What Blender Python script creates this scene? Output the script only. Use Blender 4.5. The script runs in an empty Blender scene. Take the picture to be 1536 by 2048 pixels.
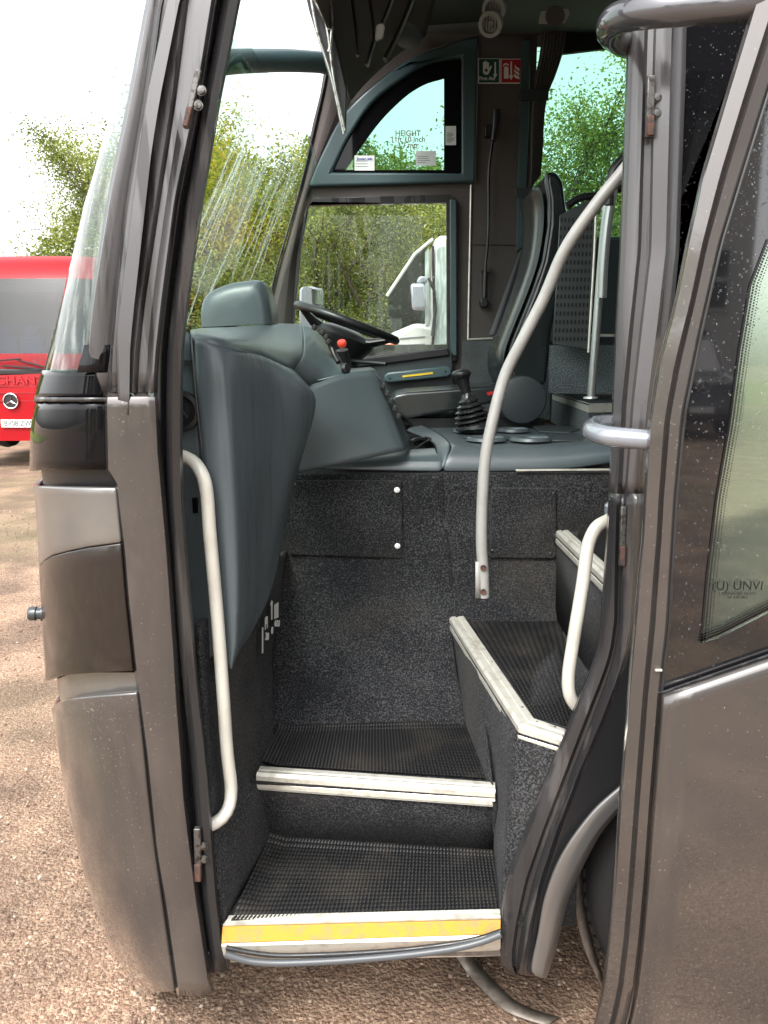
import bpy, bmesh, math, random
from mathutils import Vector, Matrix, noise
from mathutils.geometry import tessellate_polygon
R = math.radians
S = bpy.context.scene
COL = S.collection
rng = random.Random(7)

# ------------------------------------------------------------------ camera
PITCH = R(10.8); F = 1540.0; CX, CY = 768.0, 1024.0; CAMZ = 1.55
cam = bpy.data.cameras.new('camera'); camo = bpy.data.objects.new('camera', cam); COL.objects.link(camo)
cam.sensor_fit = 'HORIZONTAL'; cam.sensor_width = 36; cam.lens = 36*F/1536
cam.clip_start = .02; cam.clip_end = 2000
camo.location = (0, 0, CAMZ); camo.rotation_euler = (math.pi/2-PITCH, 0, 0)
S.camera = camo
# ------------------------------------------------------------------ light
SUN_EL, SUN_AZ = R(52), R(205)
w = bpy.data.worlds.new('World'); S.world = w; w.use_nodes = True
nt = w.node_tree; nt.nodes.clear()
sky = nt.nodes.new('ShaderNodeTexSky'); sky.sky_type = 'NISHITA'; sky.sun_disc = False
sky.sun_elevation = SUN_EL; sky.sun_rotation = SUN_AZ; sky.dust_density = 4; sky.air_density = 1.2
hs = nt.nodes.new('ShaderNodeHueSaturation'); hs.inputs['Saturation'].default_value = .12; hs.inputs['Value'].default_value = 2.0
tc = nt.nodes.new('ShaderNodeTexCoord'); nz = nt.nodes.new('ShaderNodeTexNoise'); nz.inputs['Scale'].default_value = 3; nz.inputs['Detail'].default_value = 4
cr = nt.nodes.new('ShaderNodeMapRange'); cr.inputs[3].default_value = .8; cr.inputs[4].default_value = 1.25
mx = nt.nodes.new('ShaderNodeMix'); mx.data_type = 'RGBA'; mx.blend_type = 'MULTIPLY'; mx.inputs[0].default_value = 1
bg = nt.nodes.new('ShaderNodeBackground'); bg.inputs['Strength'].default_value = .15
wo = nt.nodes.new('ShaderNodeOutputWorld')
nt.links.new(tc.outputs['Generated'], nz.inputs['Vector']); nt.links.new(nz.outputs['Fac'], cr.inputs[0])
nt.links.new(sky.outputs[0], hs.inputs['Color']); nt.links.new(hs.outputs[0], mx.inputs[6]); nt.links.new(cr.outputs[0], mx.inputs[7])
nt.links.new(mx.outputs[2], bg.inputs['Color']); nt.links.new(bg.outputs[0], wo.inputs['Surface'])
sl = bpy.data.lights.new('sun', 'SUN'); sl.energy = 1.0; sl.angle = R(14); sl.color = (1, .96, .9)
so = bpy.data.objects.new('sun', sl); COL.objects.link(so)
# sky sun_rotation: azimuth measured clockwise from +Y
sd = Vector((math.sin(SUN_AZ)*math.cos(SUN_EL), math.cos(SUN_AZ)*math.cos(SUN_EL), math.sin(SUN_EL)))
so.rotation_euler = sd.to_track_quat('Z', 'Y').to_euler()
S.view_settings.view_transform = 'Standard'; S.view_settings.look = 'None'; S.view_settings.gamma = 1
S.view_settings.exposure = .85
S.cycles.max_bounces = 12; S.cycles.transparent_max_bounces = 24; S.cycles.diffuse_bounces = 5
S.cycles.use_denoising = True; S.cycles.sample_clamp_indirect = 6

# ------------------------------------------------------------------ geometry helpers
cp, sp = math.cos(PITCH), math.sin(PITCH)
def ray(px, py):
    u, v = (px-CX)/F, (CY-py)/F
    return Vector((u, cp+v*sp, -sp+v*cp))
CAM = Vector((0, 0, CAMZ))
def P(px, py, Y):
    d = ray(px, py); return CAM + d*(Y/d.y)
def PZ(px, py, z):
    d = ray(px, py); return CAM + d*((z-CAMZ)/d.z)
def PX(px, py, X):
    d = ray(px, py); return CAM + d*(X/d.x)
def interp(pts, n):
    """Catmull-Rom resample of a list of vectors to n points."""
    pts = [Vector(p) for p in pts]
    if len(pts) == 2: return [pts[0].lerp(pts[1], i/(n-1)) for i in range(n)]
    q = [pts[0]*2-pts[1]] + pts + [pts[-1]*2-pts[-2]]
    L = [0]
    for a, b in zip(pts, pts[1:]): L.append(L[-1]+max((b-a).length, 1e-6))
    out = []
    for i in range(n):
        s = L[-1]*i/(n-1); k = 0
        while k < len(L)-2 and s > L[k+1]: k += 1
        t = (s-L[k])/(L[k+1]-L[k]); a, b, c, d = q[k], q[k+1], q[k+2], q[k+3]
        # centripetal-ish: plain uniform CR with limited tangents
        m1 = (c-a)*.5; m2 = (d-b)*.5; seg = (c-b).length
        if m1.length > seg: m1 *= seg/m1.length
        if m2.length > seg: m2 *= seg/m2.length
        t2, t3 = t*t, t*t*t
        out.append(b*(2*t3-3*t2+1)+m1*(t3-2*t2+t)+c*(-2*t3+3*t2)+m2*(t3-t2))
    return out
def lin(pts, n):
    pts = [Vector(p) for p in pts]; L = [0]
    for a, b in zip(pts, pts[1:]): L.append(L[-1]+(b-a).length)
    out = []
    for i in range(n):
        s = L[-1]*i/(n-1); k = 0
        while k < len(L)-2 and s > L[k+1]: k += 1
        out.append(pts[k].lerp(pts[k+1], (s-L[k])/max(L[k+1]-L[k], 1e-9)))
    return out
def cz(tab, Y=None):
    """polyline of (px,py[,Y]) rows to world points"""
    return [P(r[0], r[1], r[2] if len(r) > 2 else Y) for r in tab]
def atY(tab, y):
    """x from a table [(y,x),...] by linear interpolation"""
    if y <= tab[0][0]: return tab[0][1]
    for (y0, x0), (y1, x1) in zip(tab, tab[1:]):
        if y <= y1: return x0+(x1-x0)*(y-y0)/(y1-y0)
    return tab[-1][1]

def smoothstep(a, b, x):
    t = max(0, min(1, (x-a)/(b-a))); return t*t*(3-2*t)
class MB:
    def __init__(s): s.v = []; s.f = []
    def add(s, vs, fs):
        o = len(s.v); s.v += [Vector(v) for v in vs]; s.f += [tuple(i+o for i in f) for f in fs]; return s
    def grid(s, rows, closed=False):
        n = len(rows[0]); m = len(rows)
        vs = [v for r in rows for v in r]; fs = []
        for i in range(m-1):
            for j in range(n if closed else n-1):
                k = (j+1) % n
                fs.append((i*n+j, i*n+k, (i+1)*n+k, (i+1)*n+j))
        return s.add(vs, fs)
    def box(s, c, d, M=None):
        c = Vector(c); x, y, z = [k/2 for k in d]
        vs = [Vector((a*x, b*y, e*z)) for a in (-1, 1) for b in (-1, 1) for e in (-1, 1)]
        if M: vs = [M @ v for v in vs]
        return s.add([c+v for v in vs], [(0, 1, 3, 2), (4, 6, 7, 5), (0, 4, 5, 1), (2, 3, 7, 6), (0, 2, 6, 4), (1, 5, 7, 3)])
    def tube(s, pts, r, n=12, cap=True, closed=False, flat=1, up=None):
        pts = [Vector(p) for p in pts]; rows = []; N = None; m = len(pts)
        for i, p in enumerate(pts):
            if closed: t = (pts[(i+1) % m]-pts[i-1])
            else: t = pts[min(i+1, m-1)]-pts[max(i-1, 0)]
            t.normalize()
            if up is not None: N = Vector(up)
            elif N is None: N = Vector((0, 0, 1)) if abs(t.z) < .9 else Vector((1, 0, 0))
            N = (N-t*N.dot(t)).normalized(); B = t.cross(N)
            rr = r[i] if isinstance(r, (list, tuple)) else r
            rows.append([p+(N*math.cos(a)*flat+B*math.sin(a))*rr for a in [2*math.pi*k/n for k in range(n)]])
        if closed: rows.append(rows[0])
        s.grid(rows, True)
        if cap and not closed:
            s.add(rows[0], [tuple(range(n))]); s.add(rows[-1], [tuple(reversed(range(n)))])
        return s
    def lathe(s, prof, c, axis=(0, 0, 1), n=32):
        """prof: (radius, height) along axis"""
        ax = Vector(axis).normalized(); q = Vector((0, 0, 1)).rotation_difference(ax); c = Vector(c)
        rows = [[c+q @ Vector((r*math.cos(a), r*math.sin(a), h)) for a in [2*math.pi*k/n for k in range(n)]] for r, h in prof]
        return s.grid(rows, True)
    def plate(s, outer, holes, Y, t, Yfun=None):
        """flat panel facing the door side (-Y): px outlines with holes, at depth Y, thickness t"""
        loops = [[P(a, b, Y) for a, b in l] for l in [outer]+list(holes)]
        tri = tessellate_polygon([[Vector((p.x, p.z, 0)) for p in l] for l in loops])
        pts = [p for l in loops for p in l]; n = len(pts); d = Vector((0, t, 0))
        fr = []
        for a, b, c in tri:
            A, B, C = pts[a], pts[b], pts[c]
            nrm = (B-A).cross(C-A)
            fr.append((a, b, c) if nrm.y < 0 else (a, c, b))
        fs = list(fr)+[(a+n, c+n, b+n) for a, b, c in fr]; o = 0
        for l in loops:
            m = len(l)
            for i in range(m): fs.append((o+i, o+(i+1) % m, o+(i+1) % m+n, o+i+n))
            o += m
        return s.add(pts+[p+d for p in pts], fs)
    def prism(s, poly, d):
        """world polygon extruded by vector d"""
        poly = [Vector(p) for p in poly]; n = len(poly); d = Vector(d)
        fs = [tuple(range(n)), tuple(n+i for i in reversed(range(n)))]+[(i, i+n, (i+1) % n+n, (i+1) % n) for i in range(n)]
        return s.add(poly+[p+d for p in poly], fs)
    def build(s, name, mat, parent=None, smooth=True, bevel=0, solid=0, sub=0, seg=2, ang=40, wn=False, offset=1):
        me = bpy.data.meshes.new(name); me.from_pydata([tuple(v) for v in s.v], [], s.f)
        bm = bmesh.new(); bm.from_mesh(me); bmesh.ops.remove_doubles(bm, verts=bm.verts, dist=1e-5)
        bmesh.ops.recalc_face_normals(bm, faces=bm.faces); bm.to_mesh(me); bm.free()
        me.materials.append(mat if not isinstance(mat, str) else M[mat])
        o = bpy.data.objects.new(name, me); COL.objects.link(o)
        if smooth:
            for p in me.polygons: p.use_smooth = True
            try: me.set_sharp_from_angle(angle=R(ang))
            except Exception: pass
        if solid:
            m = o.modifiers.new('solid', 'SOLIDIFY'); m.thickness = solid; m.offset = offset
        if bevel:
            m = o.modifiers.new('bevel', 'BEVEL'); m.width = bevel; m.segments = seg; m.limit_method = 'ANGLE'; m.angle_limit = R(30); m.harden_normals = False
        if sub:
            m = o.modifiers.new('sub', 'SUBSURF'); m.levels = sub; m.render_levels = sub
        if parent is not None: attach(o, parent)
        return o
def attach(o, parent):
    o.parent = parent
    o.matrix_parent_inverse = Matrix.Translation(root_loc(parent)).inverted() if parent.type == 'EMPTY' else Matrix.Identity(4)
def root_loc(p): return p.location.copy()
def thing(name, loc, label, cat, group=None):
    e = bpy.data.objects.new(name, None); e.empty_display_size = .1; COL.objects.link(e); e.location = loc
    return tag(e, label, cat, group)
def tag(o, label, cat, group=None):
    o['label'] = label; o['category'] = cat
    if group: o['group'] = group
    return o
def text(name, body, loc, size, mat, parent=None, rot=None, Mx=None, ext=.0004, align='CENTER', xs=1.0, bold=0):
    c = bpy.data.curves.new(name, 'FONT'); c.body = body; c.size = size; c.align_x = align; c.align_y = 'CENTER'; c.extrude = ext; c.offset = bold
    t = bpy.data.objects.new(name, c); COL.objects.link(t)
    bpy.context.view_layer.update()
    me = bpy.data.meshes.new_from_object(t.evaluated_get(bpy.context.evaluated_depsgraph_get()))
    bpy.data.objects.remove(t)
    T = Mx if Mx is not None else Matrix.Translation(loc) @ (rot or Matrix.Rotation(R(90), 4, 'X'))
    me.transform(T @ Matrix.Diagonal((xs, 1, 1, 1)))
    me.materials.clear(); me.materials.append(M[mat]); me.name = name
    o = bpy.data.objects.new(name, me); COL.objects.link(o)
    if parent is not None: attach(o, parent)
    return o
def copy_tree(o, parent=None):
    c = o.copy(); COL.objects.link(c)
    if parent is not None: c.parent = parent
    for ch in list(o.children): copy_tree(ch, c)
    return c

# ------------------------------------------------------------------ materials
M = {}
def mat(name, col, rough=.5, metal=0, spec=.5, coat=0, coat_r=.05, bump=None, mottle=None, rmap=None, emit=None, specks=None):
    """bump=(scale,strength,dist); mottle=(scale,colour2,lo,hi); rmap=(scale,r2) wet patches"""
    m = bpy.data.materials.new(name); m.use_nodes = True; n = m.node_tree; b = n.nodes['Principled BSDF']
    b.inputs['Base Color'].default_value = (*col, 1); b.inputs['Roughness'].default_value = rough
    b.inputs['Metallic'].default_value = metal; b.inputs['Specular IOR Level'].default_value = spec
    b.inputs['Coat Weight'].default_value = coat; b.inputs['Coat Roughness'].default_value = coat_r
    t = n.nodes.new('ShaderNodeTexCoord')
    def nz(scale, det=4, vec=None, stretch=None):
        x = n.nodes.new('ShaderNodeTexNoise'); x.inputs['Scale'].default_value = scale; x.inputs['Detail'].default_value = det
        if stretch:
            mp = n.nodes.new('ShaderNodeMapping'); mp.inputs['Scale'].default_value = stretch
            n.links.new(t.outputs['Object'], mp.inputs[0]); n.links.new(mp.outputs[0], x.inputs['Vector'])
        else: n.links.new(t.outputs['Object'], x.inputs['Vector'])
        return x
    if mottle:
        x = nz(mottle[0], 6, stretch=mottle[4] if len(mottle) > 4 else None); r = n.nodes.new('ShaderNodeMapRange')
        r.inputs[1].default_value = mottle[2]; r.inputs[2].default_value = mottle[3]
        q = n.nodes.new('ShaderNodeMix'); q.data_type = 'RGBA'; q.inputs[6].default_value = (*col, 1); q.inputs[7].default_value = (*mottle[1], 1)
        n.links.new(x.outputs['Fac'], r.inputs[0]); n.links.new(r.outputs[0], q.inputs[0]); n.links.new(q.outputs[2], b.inputs['Base Color'])
    if specks:
        x = nz(specks[1], 2); x2 = nz(3, 2); r = n.nodes.new('ShaderNodeMapRange'); ad = n.nodes.new('ShaderNodeMath'); ad.operation = 'MULTIPLY_ADD'; ad.inputs[1].default_value = .25
        n.links.new(x2.outputs['Fac'], ad.inputs[0]); n.links.new(x.outputs['Fac'], ad.inputs[2])
        r.inputs[1].default_value = specks[2]+.125; r.inputs[2].default_value = specks[2]+.18; n.links.new(ad.outputs[0], r.inputs[0])
        q = n.nodes.new('ShaderNodeMix'); q.data_type = 'RGBA'; q.inputs[7].default_value = (*specks[0], 1)
        src = b.inputs['Base Color'].links[0].from_socket if b.inputs['Base Color'].links else None
        if src: n.links.new(src, q.inputs[6])
        else: q.inputs[6].default_value = (*col, 1)
        n.links.new(r.outputs[0], q.inputs[0]); n.links.new(q.outputs[2], b.inputs['Base Color'])
    if rmap:
        x = nz(rmap[0], 3, stretch=rmap[2] if len(rmap) > 2 else None); r = n.nodes.new('ShaderNodeMapRange')
        r.inputs[1].default_value = .47; r.inputs[2].default_value = .55; r.inputs[3].default_value = rough; r.inputs[4].default_value = rmap[1]
        n.links.new(x.outputs['Fac'], r.inputs[0]); n.links.new(r.outputs[0], b.inputs['Roughness'])
    if bump:
        x = nz(bump[0], 5); q = n.nodes.new('ShaderNodeBump'); q.inputs['Strength'].default_value = bump[1]; q.inputs['Distance'].default_value = bump[2]
        n.links.new(x.outputs['Fac'], q.inputs['Height']); n.links.new(q.outputs[0], b.inputs['Normal'])
    if emit: b.inputs['Emission Color'].default_value = (*emit[0], 1); b.inputs['Emission Strength'].default_value = emit[1]
    M[name] = m; return m
mat('taupe_paint', (.080, .072, .068), .24, .5, coat=1, coat_r=.02, bump=(900, .015, .001), mottle=(4, (.104, .094, .087), .5, .66), specks=((.20, .175, .15), 170, .68))
mat('silver_paint', (.20, .195, .19), .32, .7, coat=.6, coat_r=.06, mottle=(6, (.24, .23, .215), .45, .7))
mat('brown_paint', (.016, .012, .010), .3, .2, coat=.5, coat_r=.05, mottle=(7, (.04, .033, .028), .55, .7), specks=((.05, .045, .04), 170, .69))
mat('pillar_paint', (.088, .084, .086), .36, .4, coat=.25, coat_r=.15, mottle=(5, (.038, .034, .034), .54, .60, (6, 6, .35)), rmap=(6, .15, (5, 5, .3)), bump=(60, .03, .002))
mat('side_gloss', (.74, .73, .67), .16, .85, coat=.5, mottle=(4, (.62, .63, .60), .45, .7))
mat('gloss_black', (.005, .005, .006), .03, 0, spec=.22)
mat('black_rubber', (.018, .018, .019), .42, bump=(250, .08, .001), rmap=(10, .12, (3, 3, .5)))
mat('dark_seal', (.022, .021, .022), .4, rmap=(5, .12, (5, 5, .3)), mottle=(5, (.05, .046, .045), .54, .6, (6, 6, .35)), bump=(80, .06, .002))
mat('grey_seal', (.07, .075, .08), .35, bump=(300, .05, .001))
mat('dash_plastic', (.070, .084, .090), .31, bump=(380, .3, .0014), mottle=(4, (.05, .068, .075), .4, .7))
mat('dash_wet', (.062, .076, .084), .42, bump=(380, .3, .0014), mottle=(3, (.049, .061, .067), .60, .66, (18, 18, .8)), rmap=(3, .3, (18, 18, .8)))
mat('dash_dark', (.028, .036, .039), .45, bump=(420, .12, .001))
mat('black_plastic', (.012, .012, .013), .35, bump=(500, .08, .0008))
mat('teal_trim', (.05, .085, .092), .35, bump=(300, .06, .001))
mat('teal_ceiling', (.085, .112, .105), .8, bump=(500, .3, .002))
mat('wall_fabric', (.068, .058, .055), .9, bump=(700, .4, .001), mottle=(500, (.10, .086, .08), .45, .7))
mat('vinyl', (.013, .017, .018), .25, coat=.5, coat_r=.15, bump=(160, .18, .002))
mat('vinyl_light', (.015, .020, .021), .24, bump=(160, .15, .002))
mat('rail_cream', (.50, .485, .43), .32, coat=.3, mottle=(14, (.42, .40, .345), .5, .72), bump=(200, .03, .001))
mat('rail_grey', (.30, .30, .285), .35, .1, coat=.2, mottle=(20, (.25, .25, .235), .5, .7))
mat('rail_steel', (.36, .38, .37), .3, .7)
mat('arm_paint', (.10, .10, .11), .22, .4, coat=.8, coat_r=.05, rmap=(25, .08))
mat('arm_light', (.24, .26, .29), .2, .3, coat=.8, coat_r=.05)
mat('aluminium', (.70, .685, .61), .4, .5, mottle=(35, (.50, .47, .40), .52, .72), bump=(120, .15, .001), rmap=(30, .3))
mat('steel', (.4, .4, .38), .4, .9, mottle=(60, (.18, .15, .12), .5, .65))
mat('striker_metal', (.13, .125, .12), .45, .7, mottle=(90, (.05, .04, .035), .48, .6), bump=(200, .4, .001))
mat('rust', (.10, .042, .028), .8, mottle=(120, (.04, .032, .03), .4, .6), bump=(300, .5, .002))
mat('strip_metal', (.20, .175, .15), .5, .35, mottle=(40, (.13, .11, .09), .45, .65))
mat('old_metal', (.13, .11, .095), .55, .4, mottle=(40, (.2, .17, .15), .45, .65), bump=(90, .3, .002))
mat('yellow_grit', (.47, .25, .04), .8, spec=.2, mottle=(55, (.30, .21, .09), .46, .68), bump=(500, .6, .002))
mat('yellow_paint', (.7, .5, .04), .4)
mat('white_print', (.75, .75, .73), .5)
mat('white_paint', (.42, .43, .41), .3, coat=.5)
mat('sign_green', (.01, .07, .045), .35)
mat('sign_red', (.42, .015, .02), .35)
mat('paper', (.62, .66, .64), .6)
mat('notice_ink', (.20, .17, .14), .6)
mat('ink', (.12, .13, .14), .6)
mat('ink_blue', (.03, .06, .3), .6)
mat('red_paint', (.30, .004, .008), .3, spec=.22)
mat('red_dark', (.33, .006, .012), .35)
mat('red_button', (.6, .05, .03), .35, emit=((.8, .08, .04), .15))
mat('orange_lens', (.85, .13, .02), .25)
mat('curtain_cloth', (.10, .098, .095), .85, bump=(400, .3, .001))
mat('tyre', (.013, .013, .014), .75, bump=(150, .3, .003))
mat('door_frit', (.006, .006, .007), .03, spec=1.0, coat=.3)
mat('render_wall', (.55, .53, .51), .85, bump=(40, .3, .01))
mat('roof_tile', (.09, .07, .06), .8)
mat('van_black', (.01, .01, .012), .15, coat=1)
mat('dark_window', (.012, .014, .015), .06, spec=.35)
mat('chrome', (.75, .75, .75), .12, 1)
mat('perforated', (.10, .11, .11), .35, .6)
mat('seat_cloth', (.02, .03, .035), .8, bump=(500, .3, .001))
mat('stone', (.30, .235, .2), .85, bump=(80, .3, .004))
mat('bark', (.09, .07, .055), .9, bump=(20, .6, .03))
mat('dot_frit', (.008, .008, .009), .1)
mat('speaker_cream', (.30, .31, .29), .5)

def carpet(name, a, b, lo, hi):
    m = mat(name, a, 1, spec=.15); n = m.node_tree; bs = n.nodes['Principled BSDF']
    t = n.nodes.new('ShaderNodeTexCoord'); x = n.nodes.new('ShaderNodeTexNoise'); x.inputs['Scale'].default_value = 225; x.inputs['Detail'].default_value = 3
    y = n.nodes.new('ShaderNodeTexNoise'); y.inputs['Scale'].default_value = 5; y.inputs['Detail'].default_value = 3
    r = n.nodes.new('ShaderNodeMapRange'); r.inputs[1].default_value = lo; r.inputs[2].default_value = hi
    ad = n.nodes.new('ShaderNodeMath'); ad.operation = 'MULTIPLY_ADD'; ad.inputs[1].default_value = .28; 
    q = n.nodes.new('ShaderNodeMix'); q.data_type = 'RGBA'; q.inputs[6].default_value = (*a, 1); q.inputs[7].default_value = (*b, 1)
    n.links.new(t.outputs['Object'], x.inputs['Vector']); n.links.new(t.outputs['Object'], y.inputs['Vector'])
    n.links.new(y.outputs['Fac'], ad.inputs[0]); n.links.new(x.outputs['Fac'], ad.inputs[2]); n.links.new(ad.outputs[0], r.inputs[0])
    dn = n.nodes.new('ShaderNodeTexNoise'); dn.inputs['Scale'].default_value = 3.2; dn.inputs['Detail'].default_value = 5; n.links.new(t.outputs['Object'], dn.inputs['Vector'])
    dr_ = n.nodes.new('ShaderNodeMapRange'); dr_.inputs[1].default_value = .5; dr_.inputs[2].default_value = .75; dr_.inputs[4].default_value = .55; n.links.new(dn.outputs['Fac'], dr_.inputs[0])
    dm = n.nodes.new('ShaderNodeMix'); dm.data_type = 'RGBA'; dm.inputs[7].default_value = (.055, .048, .038, 1); n.links.new(dr_.outputs[0], dm.inputs[0]); n.links.new(q.outputs[2], dm.inputs[6])
    n.links.new(r.outputs[0], q.inputs[0]); n.links.new(dm.outputs[2], bs.inputs['Base Color'])
    z = n.nodes.new('ShaderNodeTexNoise'); z.inputs['Scale'].default_value = 320; z.inputs['Detail'].default_value = 2; n.links.new(t.outputs['Object'], z.inputs['Vector'])
    bp = n.nodes.new('ShaderNodeBump'); bp.inputs['Strength'].default_value = .9; bp.inputs['Distance'].default_value = .003
    n.links.new(z.outputs['Fac'], bp.inputs['Height']); n.links.new(bp.outputs[0], bs.inputs['Normal'])
    bs.inputs['Sheen Weight'].default_value = .04; bs.inputs['Sheen Roughness'].default_value = .5
    return m
carpet('carpet', (.0105, .0108, .012), (.080, .081, .085), .60, .93)
carpet('carpet_light', (.05, .06, .065), (.20, .23, .24), .58, .85)
mat('mat_rubber', (.0075, .0075, .008), .5, spec=.35, mottle=(9, (.024, .021, .018), .48, .72), specks=((.06, .052, .045), 160, .70))

def glass(name, tint, gloss=.06, rough=.0, milk=0, milkcol=(.8, .85, .8)):
    m = bpy.data.materials.new(name); m.use_nodes = True; n = m.node_tree; n.nodes.clear()
    o = n.nodes.new('ShaderNodeOutputMaterial'); tr = n.nodes.new('ShaderNodeBsdfTransparent'); tr.inputs[0].default_value = (*tint, 1)
    g = n.nodes.new('ShaderNodeBsdfGlossy'); g.inputs['Roughness'].default_value = rough
    lw = n.nodes.new('ShaderNodeLayerWeight'); lw.inputs[0].default_value = .5
    pw = n.nodes.new('ShaderNodeMath'); pw.operation = 'POWER'; pw.inputs[1].default_value = 4.5; n.links.new(lw.outputs['Facing'], pw.inputs[0])
    fr = n.nodes.new('ShaderNodeMath'); fr.operation = 'MULTIPLY_ADD'; fr.inputs[1].default_value = .9; fr.inputs[2].default_value = gloss; n.links.new(pw.outputs[0], fr.inputs[0])
    mx = n.nodes.new('ShaderNodeMixShader'); n.links.new(fr.outputs[0], mx.inputs[0]); n.links.new(tr.outputs[0], mx.inputs[1]); n.links.new(g.outputs[0], mx.inputs[2])
    last = mx
    if milk:
        d = n.nodes.new('ShaderNodeBsdfDiffuse'); d.inputs[0].default_value = (*milkcol, 1)
        t = n.nodes.new('ShaderNodeTexCoord'); mp = n.nodes.new('ShaderNodeMapping'); mp.inputs['Scale'].default_value = (16, 16, 1.2); mp.inputs['Rotation'].default_value = (0, R(18), 0)
        x = n.nodes.new('ShaderNodeTexNoise'); x.inputs['Scale'].default_value = 3; x.inputs['Detail'].default_value = 5
        r = n.nodes.new('ShaderNodeMapRange'); r.inputs[1].default_value = .5; r.inputs[2].default_value = .75; r.inputs[4].default_value = milk
        n.links.new(t.outputs['Object'], mp.inputs[0]); n.links.new(mp.outputs[0], x.inputs['Vector']); n.links.new(x.outputs['Fac'], r.inputs[0])
        m2 = n.nodes.new('ShaderNodeMixShader'); n.links.new(r.outputs[0], m2.inputs[0]); n.links.new(mx.outputs[0], m2.inputs[1]); n.links.new(d.outputs[0], m2.inputs[2]); last = m2
    n.links.new(last.outputs[0], o.inputs[0]); M[name] = m; return m
glass('windscreen_glass', (.80, .93, .86), gloss=.04, milk=.22)
glass('clear_glass', (.95, .99, .96), gloss=.014, milk=.05)
glass('tinted_glass', (.60, .81, .73))
glass('coach_glass', (.34, .40, .385), gloss=.045)
glass('door_glass', (.86, .92, .88))
glass('body_glass', (.12, .15, .15))
mat('water_drop', (.8, .85, .85), .02, 0, spec=.9); M['water_drop'].node_tree.nodes['Principled BSDF'].inputs['Transmission Weight'].default_value = .97; M['water_drop'].node_tree.nodes['Principled BSDF'].inputs['IOR'].default_value = 1.33

def leafmat(name, c1, c2, c3):
    m = bpy.data.materials.new(name); m.use_nodes = True; n = m.node_tree; b = n.nodes['Principled BSDF']
    g = n.nodes.new('ShaderNodeObjectInfo'); t = n.nodes.new('ShaderNodeTexCoord'); x = n.nodes.new('ShaderNodeTexNoise'); x.inputs['Scale'].default_value = .9; x.inputs['Detail'].default_value = 8
    r = n.nodes.new('ShaderNodeValToRGB'); r.color_ramp.elements[0].position = .36; r.color_ramp.elements[1].position = .68
    r.color_ramp.elements[0].color = (*c1, 1); r.color_ramp.elements[1].color = (*c3, 1); e = r.color_ramp.elements.new(.5); e.color = (*c2, 1)
    gi = n.nodes.new('ShaderNodeNewGeometry'); ma = n.nodes.new('ShaderNodeMath'); ma.operation = 'MULTIPLY_ADD'; ma.inputs[1].default_value = .22; sb = n.nodes.new('ShaderNodeMath'); sb.operation = 'SUBTRACT'; sb.inputs[1].default_value = .11
    n.links.new(gi.outputs['Random Per Island'], ma.inputs[0]); n.links.new(x.outputs['Fac'], ma.inputs[2]); n.links.new(ma.outputs[0], sb.inputs[0])
    n.links.new(t.outputs['Object'], x.inputs['Vector']); n.links.new(sb.outputs[0], r.inputs[0]); n.links.new(r.outputs[0], b.inputs['Base Color'])
    b.inputs['Roughness'].default_value = .5; b.inputs['Specular IOR Level'].default_value = .3
    tl = n.nodes.new('ShaderNodeBsdfTranslucent'); n.links.new(r.outputs[0], tl.inputs[0]); ms = n.nodes.new('ShaderNodeMixShader'); ms.inputs[0].default_value = .45
    n.links.new(b.outputs[0], ms.inputs[1]); n.links.new(tl.outputs[0], ms.inputs[2]); n.links.new(ms.outputs[0], n.nodes['Material Output'].inputs[0])
    M[name] = m
leafmat('leaf_green', (.10, .14, .035), (.25, .30, .065), (.42, .43, .09))
leafmat('leaf_autumn', (.16, .19, .025), (.42, .42, .04), (.55, .38, .045))
leafmat('leaf_dark', (.08, .115, .035), (.18, .22, .055), (.33, .36, .08))

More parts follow.
